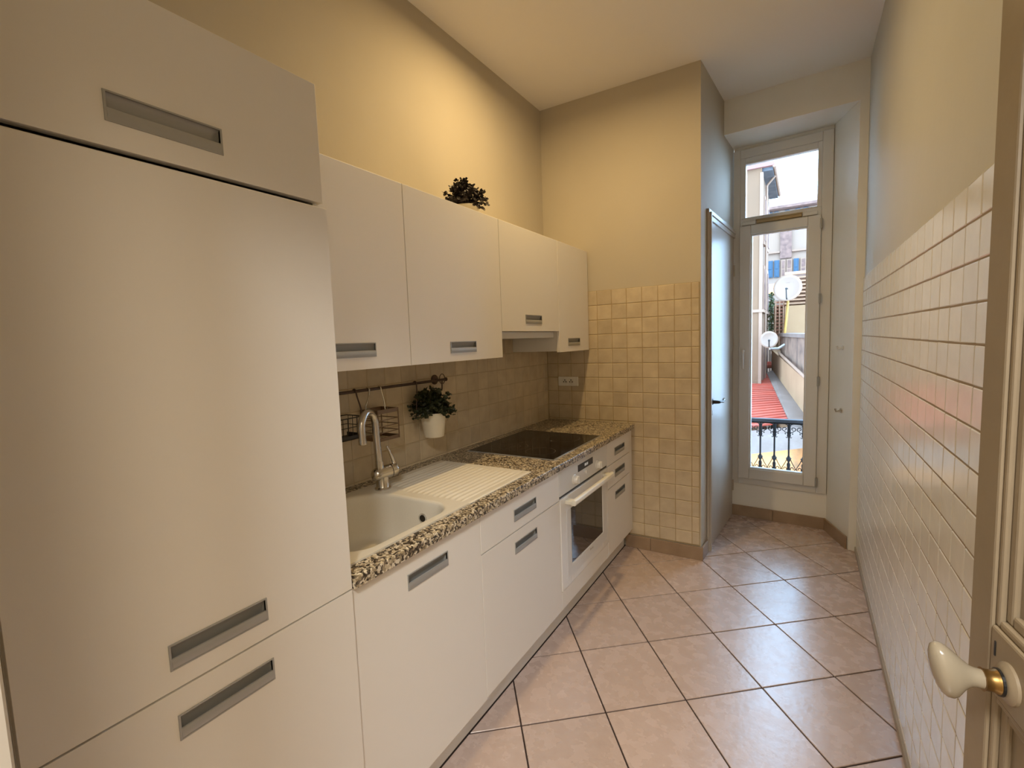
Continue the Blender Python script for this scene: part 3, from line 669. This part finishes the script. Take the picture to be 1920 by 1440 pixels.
part('spout_collar', B().lathe([(0.0155, 0), (0.0155, 0.022)], (so.x, so.y-0.0015, so.z+0.012), 'z', 18), CHROME, fc, smooth=True)
part('aerator', B().lathe([(0.0140, 0), (0.0148, 0.003), (0.0148, 0.016)], (end.x, end.y+0.001, end.z-0.046), 'z', 18), CHROME, fc, smooth=True)

# ------------------------------------------------------------------ wall cabinets
XU = 0.323; UB, UT = 1.312, 1.953
def wallcab(y0, y1, z0, hy, label, hz_=None):
    r_ = thing('wall_cabinet', (0.16, (y0+y1)/2, z0), label, 'cabinet', 'white wall cabinets')
    carcass(r_, 0.002, XU-0.020, y0+0.001, y1-0.001, z0+0.006, UT-0.002)
    front('door', r_, XU, y0+0.0012, y1-0.0012, z0, UT, hy, hz_)
    return r_
wallcab(0.004, YA, UB, 0.300, 'white wall cabinet next to the tall fridge cabinet', 1.3745)
wallcab(YA, YB, UB, 0.874, 'white wall cabinet above the hanging plant, second from the fridge', 1.3695)
wallcab(YB, YC, 1.435, 1.496, 'shorter white wall cabinet above the extractor hood', 1.496)
wallcab(YC, YD, UB, 2.010, 'narrow white wall cabinet at the far end right of the hood', 1.369)
solo('filler_panel', B().box(0.002, XU-0.002, YD+0.001, 2.256, UB, UT), CAB, 'narrow white filler strip at the far end of the wall cabinets', 'panel', bev=0.002)
ho = thing('extractor_hood', (0.15, 1.49, 1.398), 'slim white pull-out extractor hood under the short wall cabinet', 'hood')
part('housing', B().box(0.03, 0.270, YB+0.012, YC-0.010, 1.402, 1.437), CABIN, ho)
part('visor', B().box(0.270, 0.290, YB+0.006, YC-0.010, 1.399, 1.4335), OVENP, ho, bev=0.002)
part('filter', B().box(0.05, 0.262, YB+0.05, YC-0.05, 1.398, 1.402), STEELIN, ho)

# ------------------------------------------------------------------ plants
def foliage(root, c, rx, rz, nst, leaf, m, seed, droop=0.3, extra=()):
    rnd = random.Random(seed); b = B(); st = B()
    for s in range(nst):
        a = rnd.uniform(0, 2*PI); el = rnd.uniform(-0.15, 1.0)*PI/2
        ln = rnd.uniform(0.75, 1.05)
        d = Vector((math.cos(a)*math.cos(el)*rx, math.sin(a)*math.cos(el)*rx, math.sin(el)*rz))*ln
        p0 = Vector(c)+Vector((math.cos(a), math.sin(a), 0))*rx*0.25*rnd.random()
        p2 = Vector(c)+d; p1 = (p0+p2)/2+Vector((0, 0, rz*0.18))
        path = [p0*(1-t)**2+p1*2*t*(1-t)+p2*t*t for t in [k/6 for k in range(7)]]
        st.tube(path[::2], 0.0009, 4)
        for k in range(1, 7):
            for q in range(5 if k > 2 else 2):
                ang = rnd.uniform(0, 2*PI); e2 = rnd.uniform(-0.4, 0.9)
                u = Vector((math.cos(ang)*math.cos(e2), math.sin(ang)*math.cos(e2), math.sin(e2)))
                side = u.cross(Vector((rnd.uniform(-1,1), rnd.uniform(-1,1), rnd.uniform(-1,1)))); 
                if side.length < 1e-3: continue
                side.normalize(); nn = u.cross(side); L_ = leaf*rnd.uniform(0.7, 1.2); W_ = L_*0.30
                o_ = path[k]
                b.add([o_, o_+u*L_*0.35+side*W_, o_+u*L_*0.35-side*W_, o_+u*L_*0.75+side*W_*0.8+nn*L_*0.05, o_+u*L_*0.75-side*W_*0.8+nn*L_*0.05, o_+u*L_+nn*L_*0.12], [(0,1,3,5,4,2)])
    f = part('foliage', b, m, root, label='dense small dark leaves'); f['kind'] = 'stuff'
    part('stems', st, STEM, root, parent=f)
pl = thing('hanging_potted_plant', (0.088, 0.930, 0.965), 'dark leafy artificial plant in cream pot hanging from the wall rail', 'potted plant')
pc = (0.088, 0.930)
part('pot', B().lathe([(0.044, 0.0), (0.046, 0.004), (0.0535, 0.060), (0.0545, 0.063), (0.0540, 0.066), (0.060, 0.106), (0.063, 0.108), (0.063, 0.112), (0.059, 0.112), (0.055, 0.085)], (*pc, 0.962), 'z', 32), POT, pl, smooth=True, ang=35)
part('soil', B().lathe([(0.054, 0), (0.054, 0.003)], (*pc, 1.055), 'z', 24), SOIL, pl)
foliage(pl, (pc[0], pc[1], 1.075), 0.108, 0.112, 80, 0.019, LEAF, 4)
p2 = thing('potted_plant', (0.175, 1.115, UT), 'small dark leafy plant in cream bowl on top of the wall cabinets', 'potted plant')
part('pot', B().lathe([(0.040, 0.0), (0.042, 0.004), (0.062, 0.055), (0.066, 0.060), (0.066, 0.064), (0.060, 0.064), (0.05, 0.04)], (0.185, 1.125, UT), 'z', 32), POT, p2, smooth=True, ang=35)
part('soil', B().lathe([(0.056, 0), (0.056, 0.003)], (0.185, 1.125, UT+0.048), 'z', 24), SOIL, p2)
foliage(p2, (0.185, 1.105, UT+0.060), 0.112, 0.118, 85, 0.018, LEAF2, 12)

# ------------------------------------------------------------------ rail, hooks and baskets
rl = thing('wall_rail', (0.05, 0.55, 1.213), 'dark metal utensil rail on the tiled splashback', 'rail')
RX = 0.050; RZ_ = 1.213
part('bar', B().tube([(RX, 0.03, RZ_), (RX, 1.075, RZ_)], 0.0062, 12), RAILM, rl, smooth=True)
for y_ in (0.10, 1.050):
    br = part('bracket', B().tube([(0.0015, y_, RZ_), (RX, y_, RZ_)], 0.005, 10).tube([(RX, y_, RZ_), (RX-0.004, y_+0.002, RZ_-0.045), (0.012, y_+0.004, RZ_-0.062)], 0.0035, 8), RAILM, rl, smooth=True)
    ro = B().lathe([(0.024, 0.0), (0.024, 0.004), (0.010, 0.008)], (0.0015, y_, RZ_), 'x', 22)
    part('rosette', ro, RAILM, rl, smooth=True, parent=br)
    part('end_ring', B().tube([(RX+0.001, y_+0.020*math.cos(2*PI*k/20), RZ_+0.004+0.024*math.sin(2*PI*k/20)) for k in range(20)], 0.0022, 6, closed=True), RAILM, rl, smooth=True, parent=br)
part('end_cap', B().lathe([(0.0085, 0), (0.0095, 0.008), (0.004, 0.014)], (RX, 1.073, RZ_), 'y', 14), RAILM, rl, smooth=True)
def shook(y, zb, xb, label, m, thick=0.003):
    pts = []
    for k in range(9):
        a = PI*(1.05-1.05*k/8); pts.append((RX+0.0088*math.cos(PI-a)*-1, y, RZ_+0.0088*math.sin(a)))
    pts = [(RX+0.0088*math.cos(t), y, RZ_+0.0088*math.sin(t)) for t in [PI*1.15-PI*1.15*k/9 for k in range(10)]]
    zz = RZ_; n_ = 6
    pts += [(RX+0.0088+(xb-RX-0.0088)*smooth01(k/n_), y+0.003*math.sin(PI*k/n_), zz-(zz-zb-0.010)*k/n_) for k in range(1, n_+1)]
    pts += [(xb+0.008*(1-math.cos(a)), y, zb+0.010-0.010*math.sin(a)) for a in [PI*k/8 for k in range(1, 9)]]
    solo('rail_hook', B().tube(pts, thick, 7), m, label, 'hook', 'hooks on the wall rail', smooth=True, ang=80)
shook(0.519, 1.105, 0.085, 'long dark hook carrying the black wire basket beside the fridge cabinet', RAILM)
shook(0.586, 1.124, 0.030, 'left bright hook of the wire utensil holder on the rail', CHROME)
shook(0.648, 1.124, 0.075, 'right bright hook of the wire utensil holder on the rail', CHROME)
shook(0.860, 1.090, 0.052, 'dark rail hook holding the hanging plant pot', RAILM)
# utensil holder: two flat frames, four posts, wire hoops
ut = thing('utensil_holder', (0.06, 0.608, 1.0), 'square wire utensil holder hanging on the rail behind the tap', 'holder')
x0, x1, y0, y1 = 0.014, 0.112, 0.574, 0.684; zb, zt = 1.006, 1.132
def sqframe(z0, z1):
    t = 0.0035
    return B().box(x0, x1, y0, y0+t, z0, z1).box(x0, x1, y1-t, y1, z0, z1).box(x0, x0+t, y0+t, y1-t, z0, z1).box(x1-t, x1, y0+t, y1-t, z0, z1)
part('top_frame', sqframe(zt-0.016, zt), WIRE, ut)
bf = sqframe(zb, zb+0.014); part('bottom_frame', bf, WIRE, ut)
for k in range(6):
    yy = y0+0.012+k*(y1-y0-0.024)/5; part('base_wire', B().tube([(x0+0.001, yy, zb+0.003), (x1-0.001, yy, zb+0.003)], 0.0013, 6), WIRE, ut)
for (xx, yy) in ((x0, y0), (x1, y0), (x1, y1), (x0, y1)):
    part('post', B().tube([(xx, yy, zb), (xx, yy, zt)], 0.0026, 6), WIRE, ut)
for z in (1.040, 1.065, 1.090):
    part('wire_hoop', B().tube([(x0,y0,z),(x1,y0,z),(x1,y1,z),(x0,y1,z)], 0.0022, 6, closed=True), WIRE, ut)
# black wire basket
bk = thing('wire_basket', (0.06, 0.43, 1.03), 'black wire basket hanging from the rail at the tall cabinet', 'basket')
bx0, bx1, by0, by1, bz0, bz1 = 0.012, 0.105, 0.34, 0.505, 1.040, 1.122
part('rim', B().tube([(bx0,by0,bz1),(bx1,by0,bz1),(bx1,by1-0.02,bz1),(bx1-0.02,by1,bz1),(bx0,by1,bz1)], 0.0022, 6, closed=True), BLACKWIRE, bk)
part('rim', B().tube([(bx0,by0,bz1-0.035),(bx1,by0,bz1-0.035),(bx1,by1-0.02,bz1-0.035),(bx1-0.02,by1,bz1-0.035),(bx0,by1,bz1-0.035)], 0.0016, 6, closed=True), BLACKWIRE, bk)
part('tray', B().box(bx0, bx1, by0, by1, bz0, bz0+0.003).box(bx1-0.003, bx1, by0, by1, bz0, bz0+0.016).box(bx0, bx1, by1-0.003, by1, bz0, bz0+0.016), BLACKWIRE, bk)
for k in range(8):
    yy = by0+0.006+k*(by1-by0-0.012)/7; part('wire', B().tube([(bx1, yy, bz1), (bx1-0.002, yy, bz0+0.012)], 0.0013, 5), BLACKWIRE, bk)
for k in range(4):
    xx = bx0+0.01+k*(bx1-bx0-0.02)/3; part('wire', B().tube([(xx, by1, bz1), (xx, by1-0.002, bz0+0.012)], 0.0013, 5), BLACKWIRE, bk)
part('hanger', B().tube([(0.085, 0.505, bz1), (0.088, 0.513, bz1-0.004), (0.093, 0.519, bz1-0.012)], 0.002, 6), BLACKWIRE, bk)

# socket ---------------------------------------------------------------------------
sc_ = thing('double_socket', (0.160, Y1-0.006, 1.066), 'white double wall socket on the tiled partition', 'socket')
part('plate', B().box(0.086, 0.234, Y1-0.013, Y1-0.001, 1.066, 1.130), SOCK, sc_, bev=0.004)
for xx in (0.138, 0.184):
    w_ = part('outlet', B().lathe([(0.0185, -0.0135), (0.0185, -0.0165), (0.0170, -0.0165), (0.0160, -0.0145)], (xx, Y1, 1.098), 'y', 24), SOCK, sc_, smooth=True)
    hb = B()
    for dx, dz in ((-0.0085, -0.003), (0.0085, -0.003), (0, 0.009)): hb.lathe([(0.0042, -0.014), (0.0042, -0.0172)], (xx+dx, Y1, 1.098+dz), 'y', 10)
    part('pin_holes', hb, BLACK, sc_, parent=w_)

# ceiling spotlight (just above the frame) and two unseen hall lamps added as fill light ------------------------------
cl = thing('ceiling_spotlight', (LAMP[0], LAMP[1], H-0.004), 'round recessed warm ceiling spotlight over the counter', 'lamp')
part('trim_ring', B().lathe([(0.062, 0), (0.062, -0.006), (0.050, -0.008), (0.047, 0.0)], (LAMP[0], LAMP[1], H), 'z', 32, cap=False), PVC, cl, smooth=True)
part('lens', B().lathe([(0.047, -0.001), (0.047, -0.003)], (LAMP[0], LAMP[1], H), 'z', 28), BULB, cl)
la = bpy.data.lights.new('spot_bulb', 'AREA'); la.shape = 'DISK'; la.size = 0.07; la.energy = LAMP_W; la.color = LAMP_COL; la.spread = math.radians(LAMP_SPREAD)
lo = bpy.data.objects.new('spot_bulb', la); COL.objects.link(lo); lo.location = (0, 0, -0.018); lo.parent = cl
for (hx, hy, hw, hc, lab) in ((1.75, -1.5, FILL_W, FILL_COL, 'added fill light shaped as a round ceiling lamp in the hall behind the entrance'), (2.5, -1.30, FILL_W2, FILL_COL2, 'second added fill light in the hall, beyond the right jamb')):
    hl = thing('added_fill_lamp', (hx, hy, 2.6), lab, 'lamp', 'added hall fill lights')
    part('shade', B().lathe([(0.15, 0), (0.15, -0.03), (0.12, -0.06), (0.05, -0.075)], (hx, hy, 2.598), 'z', 32), FILL_GLOW, hl, smooth=True)
    la = bpy.data.lights.new('hall_fill_light', 'AREA'); la.shape = 'DISK'; la.size = 0.5; la.energy = hw; la.color = hc
    lo = bpy.data.objects.new('hall_fill_light', la); COL.objects.link(lo); lo.location = (0, 0, -0.085); lo.parent = hl

# ------------------------------------------------------------------ balcony railing outside the window
ra = thing('balcony_railing', (1.38, 3.45, 0.27), 'black wrought iron balcony railing with scrolls outside the window', 'railing')
RY = 3.45
part('handrail', B().box(0.95, 1.85, RY-0.022, RY+0.022, 0.690, 0.714), IRONTOP, ra, bev=0.006)
for xx_, ye in ((0.957, 3.205), (1.843, 3.295)):
    for zz_ in (0.293, 0.702): part('wall_fixing', B().box(xx_-0.006, xx_+0.006, ye, RY, zz_-0.007, zz_+0.007), IRON, ra)
part('top_bar', B().box(0.95, 1.85, RY-0.008, RY+0.008, 0.676, 0.690), IRON, ra)
part('bottom_bar', B().box(0.95, 1.85, RY-0.010, RY+0.010, 0.286, 0.300), IRON, ra)
def spiral(cx_, cz_, r0, r1, a0, turns, n_=16): return [(cx_+(r0+(r1-r0)*k/n_)*math.cos(a0+turns*2*PI*k/n_), RY, cz_+(r0+(r1-r0)*k/n_)*math.sin(a0+turns*2*PI*k/n_)) for k in range(n_+1)]
bxs = [1.264-0.0975*2, 1.264-0.0975, 1.264, 1.3615, 1.459, 1.5565, 1.654, 1.7515]
for bx in bxs:
    bb = B().lathe([(0.0065, 0), (0.0065, 0.376)], (bx, RY, 0.30), 'z', 8)
    bb.lathe([(0.012, 0), (0.010, 0.03), (0.013, 0.062), (0.008, 0.075)], (bx, RY, 0.30), 'z', 10)
    bb.lathe([(0.010, 0), (0.016, 0.018), (0.020, 0.026), (0.012, 0.032), (0.007, 0.045)], (bx, RY, 0.385), 'z', 10)
    bb.lathe([(0.007, 0), (0.014, 0.012), (0.012, 0.03), (0.011, 0.09), (0.016, 0.10)], (bx, RY, 0.572), 'z', 10)
    part('baluster', bb, IRON, ra, smooth=True)
for i in range(len(bxs)-1):
    a, c = bxs[i], bxs[i+1]; mid = (a+c)/2; h_ = (c-a)/2
    for sg, e in ((1, a), (-1, c)):
        up_ = B().tube([(e+sg*0.004, RY, 0.590), (e+sg*0.014, RY, 0.612)]+[(e+sg*(0.026+0.0), RY, 0.613)]+[(mid-sg*h_*0.42+sg*p[0], RY, 0.638+p[2]) for p in [(0.019*math.cos(t)*(1-0.06*k), 0, 0.017*math.sin(t)*(1-0.06*k)) for k, t in enumerate([-PI/2+k*PI/5 for k in range(11)])]], 0.0032, 6)
        up_.tube([(e+sg*0.006, RY, 0.655), (e+sg*0.014, RY, 0.672), (e+sg*0.030, RY, 0.678)], 0.003, 6)
        up_.tube([(e+sg*0.004, RY, 0.578), (e+sg*0.014, RY, 0.570), (e+sg*0.020, RY, 0.576)], 0.003, 6)
        up_.lathe([(0.001, -0.006), (0.006, 0), (0.001, 0.006)], (e+sg*0.024, RY, 0.602), 'z', 8)
        part('scroll', up_, IRON, ra, smooth=True)
        lw = B().tube([(e+sg*0.010, RY, 0.408), (e+sg*0.024, RY, 0.372), (mid-sg*0.006, RY, 0.337), (mid-sg*0.002, RY, 0.322)], 0.003, 6)
        lw.tube([(mid-sg*0.004, RY, 0.330)]+[(e+sg*h_*0.52+sg*0.019*math.cos(t)*(1-0.055*k), RY, 0.326+0.022*math.sin(t)*(1-0.055*k)) for k, t in enumerate([0.2-k*PI/5 for k in range(12)])], 0.0032, 6)
        part('scroll', lw, IRON, ra, smooth=True)

# ------------------------------------------------------------------ outside: courtyard buildings
# left building with red roof edge and blue-grey eave
lb = thing('stucco_building', (-0.6, 10.0, -4), 'pale stucco house with red roof edge at the left of the view', 'building')
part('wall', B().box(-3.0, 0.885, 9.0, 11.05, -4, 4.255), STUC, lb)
part('corner_strip', B().box(0.855, 0.905, 8.985, 9.06, -4, 4.18), WHITES, lb)
part('roof_edge', B().box(-3.0, 1.07, 8.94, 11.15, 4.255, 4.32), FADED, lb)
part('eave_boards', B().box(0.885, 1.05, 9.03, 11.12, 4.20, 4.255), EAVEB, lb)
part('gutter', B().tube([(1.075, 8.95, 4.25), (1.075, 11.1, 4.25)], 0.03, 8), WHITES, lb)
part('downpipe', B().tube([(1.07, 9.5, 4.23), (0.93, 9.55, 4.08), (0.925, 9.6, -4)], 0.022, 8), WHITES, lb)
for zc in (3.45, 2.2, 0.9):
    for yc in (9.35, 10.2):
        wz = part('shutter', B().box(0.885, 0.915, yc, yc+0.35, zc-0.45, zc+0.42), WHITES, lb)
        part('slats', B().box(0.915, 0.925, yc+0.04, yc+0.31, zc-0.38, zc+0.35), LILAC, lb, parent=wz)
part('cornice', B().box(-3.0, 0.93, 8.97, 11.06, 1.75, 1.80), WHITES, lb)
# far building
fb = thing('far_building', (1.2, 17, -4), 'far pale blue house with blue and white shutters', 'building')
part('wall', B().box(-3.5, 4.5, 16.0, 19, -4, 5.05), STUC2, fb)
rf = part('roof', B().add([(-3.5, 15.8, 5.05), (4.5, 15.8, 5.05), (4.5, 17.4, 5.62), (-3.5, 17.4, 5.62), (-3.5, 15.8, 4.98), (4.5, 15.8, 4.98), (4.5, 17.4, 5.0), (-3.5, 17.4, 5.0)], [(0,1,2,3),(4,7,6,5),(0,4,5,1),(1,5,6,2),(2,6,7,3),(3,7,4,0)]), LILAC, fb)
part('roof_tile_edge', B().box(-3.5, 4.5, 15.74, 15.82, 5.00, 5.07), LILAC, fb, parent=rf)
part('pilaster', B().box(0.92, 1.22, 15.93, 16.0, 3.57, 4.46), LILAC, fb, label='weathered brick strip')
part('cornice', B().box(-3.5, 0.91, 15.92, 16.0, 3.74, 3.79), WHITES, fb)
part('cornice', B().box(1.23, 4.5, 15.92, 16.0, 3.74, 3.79), WHITES, fb)
for (a, b_, mm) in ((0.56, 0.735, BLUES), (0.77, 0.905, BLUES), (0.945, 1.07, WHITES), (1.09, 1.235, WHITES), (1.275, 1.405, BLUES), (1.45, 1.59, WHITES), (1.62, 1.76, WHITES)):
    sh = part('shutter', B().box(a, b_, 15.95, 16.0, 3.03, 3.53), mm, fb)
    for z0, z1 in ((3.06, 3.24), (3.28, 3.50)):
        part('louvre_panel', B().box(a+0.03, b_-0.03, 15.938, 15.95, z0, z1), mm if mm is BLUES else LILAC, fb, parent=sh)
for (a, b_) in ((0.62, 0.70), (0.76, 0.86), (1.04, 1.14), (1.30, 1.42), (1.50, 1.62)):
    wq = part('window', B().box(a, b_, 15.97, 16.0, 4.72, 4.97), BLUES, fb)
    part('pane', B().box(a+0.015, b_-0.015, 15.955, 15.972, 4.74, 4.95), ZINC, fb, parent=wq)
# link block with awning behind the dishes
aw = thing('awning_roof', (0.9, 13, 2.3), 'small grey-green awning roof beyond the larger satellite dish', 'roof')
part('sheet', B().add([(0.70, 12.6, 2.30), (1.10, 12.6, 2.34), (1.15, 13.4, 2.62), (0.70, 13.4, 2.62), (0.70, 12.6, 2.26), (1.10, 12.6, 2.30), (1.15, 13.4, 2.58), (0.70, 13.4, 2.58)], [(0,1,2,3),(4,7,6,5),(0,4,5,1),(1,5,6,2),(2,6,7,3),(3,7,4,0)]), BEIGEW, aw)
part('post', B().box(0.72, 0.76, 12.6, 12.66, -4, 2.28), WHITES, aw)
part('post', B().box(1.06, 1.10, 12.6, 12.66, -4, 2.3), WHITES, aw)
al = thing('alley_house', (0.85, 13.6, -4), 'lilac house end with dark windows seen in the gap behind the small dish', 'building')
part('wall', B().box(0.4, 1.3, 13.5, 14.5, -4, 2.2), STUC2, al)
for z in (0.62, 0.90, 1.18):
    part('pane', B().box(0.84, 0.96, 13.47, 13.5, z, z+0.2), DARKW, al)
iv = B(); rr = random.Random(5)
for k in range(420):
    z = rr.uniform(1.25, 2.25); c = Vector((0.93+max(-0.06, min(0.05, rr.gauss(0, 0.03))), 11.25+rr.uniform(-0.05, 0.3), z)); u = Vector((rr.uniform(-1,1), rr.uniform(-1,1), rr.uniform(-1,1))).normalized()*0.035; v_ = u.cross(Vector((rr.uniform(-1,1), rr.uniform(-1,1), 1))).normalized()*0.022
    iv.add([c-u, c+v_, c+u, c-v_], [(0,1,2,3)])
ivr = thing('climbing_ivy', (0.93, 11.3, 1.2), 'green ivy climbing in the gap left of the dishes', 'ivy')
o = part('leaves', iv, GREENP, ivr); o['kind'] = 'stuff'
part('vine', B().tube([(0.93, 11.3, -4), (0.92, 11.3, 1.4), (0.94, 11.35, 2.2)], 0.012, 6), STEM, ivr)
# terrace block with lattice, louvres and walls on the right
tb = thing('terrace_block', (2.0, 10.6, -4), 'cream terrace house with louvres and lattice behind the dishes', 'building')
part('wall', B().box(1.02, 3.6, 10.65, 12.0, -4, 1.93), CREAMW, tb)
part('parapet_wall', B().box(1.24, 3.6, 10.0, 10.2, -4, 1.88), CREAMW, tb)
part('louvre_back', B().box(1.20, 3.4, 10.66, 10.70, 1.93, 2.54), LOUV, tb)
for k in range(9):
    z = 1.95+k*0.073
    part('louvre', B().add([(1.21, 10.50, z), (3.4, 10.50, z), (3.4, 10.62, z+0.055), (1.21, 10.62, z+0.055), (1.21, 10.50, z-0.02), (3.4, 10.50, z-0.02), (3.4, 10.62, z+0.035), (1.21, 10.62, z+0.035)], [(0,1,2,3),(4,7,6,5),(0,4,5,1),(1,5,6,2),(2,6,7,3),(3,7,4,0)]), LOUVR, tb)
for xx in (1.055, 1.125, 1.195):
    part('lattice_post', B().box(xx-0.012, xx+0.012, 10.55, 10.62, 0.6, 2.02), LOUVR, tb)
for k in range(12):
    z = 1.20+k*0.07
    part('lattice_slat', B().box(1.04, 1.22, 10.56, 10.60, z, z+0.034), LOUV, tb)
# grey weathered wall and lower beige wall, running away to the left
def oblique(p, q, z0p, z1p, z0q, z1q, t=0.14):
    p, q = Vector((*p, 0)), Vector((*q, 0)); d = (q-p).normalized(); n = Vector((-d.y, d.x, 0)); n = n if n.x > 0 else -n; n *= t
    c = [p, q, q+n, p+n]; lo_ = [z0p, z0q, z0q, z0p]; hi_ = [z1p, z1q, z1q, z1p]
    return B().add([(v.x, v.y, lo_[i]) for i, v in enumerate(c)]+[(v.x, v.y, hi_[i]) for i, v in enumerate(c)], [(0,3,2,1),(4,5,6,7),(0,1,5,4),(1,2,6,5),(2,3,7,6),(3,0,4,7)])
gw = thing('courtyard_wall', (1.5, 8.0, -4), 'courtyard wall, beige below and stained grey above, beyond the red roof', 'wall')
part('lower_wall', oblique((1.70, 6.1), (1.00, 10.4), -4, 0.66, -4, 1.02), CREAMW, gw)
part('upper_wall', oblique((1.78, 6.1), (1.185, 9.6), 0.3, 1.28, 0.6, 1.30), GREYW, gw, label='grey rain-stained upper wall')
part('coping', oblique((1.75, 6.1), (1.15, 9.65), 1.28, 1.335, 1.30, 1.36, 0.24), ZINC, gw)
part('pipe', B().tube([(1.68, 6.1, 0.70), (1.16, 9.5, 1.0)], 0.022, 8), WHITES, gw)
# red tiled roof in courses, with zinc flashing
rr_ = thing('red_roof', (0.6, 8, 0.1), 'red tiled roof below the window beyond the balcony railing', 'roof')
E0, E1 = Vector((-0.9, 4.05, 0.10)), Vector((1.40, 6.48, 0.19)); T0, T1 = Vector((-0.9, 10.1, 0.58)), Vector((0.93, 10.1, 0.56))
NC = 26
for k in range(NC):
    f0, f1 = k/NC, (k+1)/NC*1.0
    a, b_ = E0.lerp(T0, f0), E1.lerp(T1, f0); c, d = E1.lerp(T1, f1), E0.lerp(T0, f1)
    up_ = Vector((0, 0, 0.014)); b = B().add([a+up_, b_+up_, c+up_*0.3, d+up_*0.3, a-up_*0.5, b_-up_*0.5, c-up_*0.5, d-up_*0.5], [(0,1,2,3),(4,7,6,5),(0,4,5,1),(1,5,6,2),(2,6,7,3),(3,7,4,0)])
    part('tile_course', b, REDT, rr_)
part('ridge', B().tube([(-0.9, 10.15, 0.62), (1.0, 10.35, 0.72)], 0.07, 8), REDT, rr_)
fl_ = [E1+Vector((0.0, 0, 0.01)), Vector((1.66, 6.35, 0.17)), Vector((1.03, 10.2, 0.60)), T1]
b = B().add([p+Vector((0, 0, 0.02)) for p in fl_]+[p-Vector((0, 0, 0.06)) for p in fl_], [(0,1,2,3),(4,7,6,5),(0,4,5,1),(1,5,6,2),(2,6,7,3),(3,7,4,0)])
part('flashing', b, ZINC, rr_, label='blue-grey zinc flashing')
def lw_(o_): return [Vector((-0.9, 4.0, 0))+o_, Vector((2.3, 7.35, 0))+o_]
a, c = Vector((-0.9, 4.0, 0)), Vector((1.42, 6.43, 0))
lwl = thing('lower_facade', (0.7, 5.6, -4), 'beige facade with zinc edge just below the balcony railing', 'wall')
part('wall', oblique((a.x, a.y), (c.x, c.y), -4, -0.06, -4, -0.06, -0.2 if False else 0.2), BEIGEW, lwl)
part('zinc_edge', oblique((a.x+0.03, a.y-0.03), (c.x+0.03, c.y-0.03), -0.06, 0.15, -0.06, 0.15, 0.3), ZINC, lwl)
struct('ground_courtyard', B().box(-12, 14, 3.6, 32, -4.1, -4.0), STUC, 'courtyard ground far below the window', 'ground')
# satellite dishes
def dish(c, r, aim, foot, label, arm_m):
    c = Vector(c); d = Vector(aim).normalized(); a = d.cross(Vector((0,0,1))).normalized(); u = a.cross(d)
    root = thing('satellite_dish', (c.x, c.y, c.z-r), label, 'satellite dish', 'satellite dishes in the courtyard')
    b = B(); vs = []; fs = []; nr, n_ = 6, 28
    for i in range(nr+1):
        rr = r*i/nr
        for j in range(n_):
            t = 2*PI*j/n_; p = c+(a*math.cos(t)*0.94+u*math.sin(t))*rr+d*(0.28*r*(i/nr)**2)
            vs.append(p)
    for i in range(nr):
        for j in range(n_): fs.append((i*n_+j, i*n_+(j+1)%n_, (i+1)*n_+(j+1)%n_, (i+1)*n_+j))
    b.add(vs, fs); rf = part('reflector', b, DISHM, root, smooth=True, ang=80)
    md = rf.modifiers.new('solid', 'SOLIDIFY'); md.thickness = 0.012
    part('rim', B().tube([c+(a*math.cos(2*PI*j/n_)*0.94+u*math.sin(2*PI*j/n_))*r+d*0.28*r for j in range(n_)], 0.009, 6, closed=True), WHITES, root, parent=rf)
    lnb = c+d*(r*0.85)-u*r*0.25
    part('feed_arm', B().tube([c-u*r*0.95+d*0.2*r, c-u*r*0.85+d*r*0.5, lnb], 0.010, 6), BLACKWIRE, root)
    part('receiver', B().tube([lnb, lnb-d*0.05+u*0.015], 0.018, 8), BLACKWIRE, root)
    mk = B()
    for k in range(6):
        q = c+u*r*0.48+a*(-0.03+(k-2.5)*r*0.085)+d*(0.28*r*0.28+0.009)
        hh = r*(0.05 if k % 2 else 0.035); ww = r*0.03
        mk.add([q-a*ww-u*hh, q+a*ww-u*hh, q+a*ww+u*hh, q-a*ww+u*hh], [(0,1,2,3)])
    part('lettering', mk, LILAC, root, parent=rf)
    part('mast', B().tube([Vector(p) for p in foot], 0.022, 10), arm_m, root)
    return root
dish((1.30, 9.30, 2.15), 0.235, (-0.12, -1, 0.25), [(1.30, 9.42, 2.1), (1.295, 9.42, 1.85), (1.255, 9.45, 1.36)], 'larger white satellite dish on a mast above the grey wall', YELM)
dish((1.045, 8.60, 1.252), 0.138, (0.05, -1, 0.22), [(1.045, 8.67, 1.22), (1.06, 8.68, 1.10), (1.18, 8.74, 1.10), (1.27, 8.80, 1.16)], 'smaller round white satellite dish at the left below the larger one', STEEL)
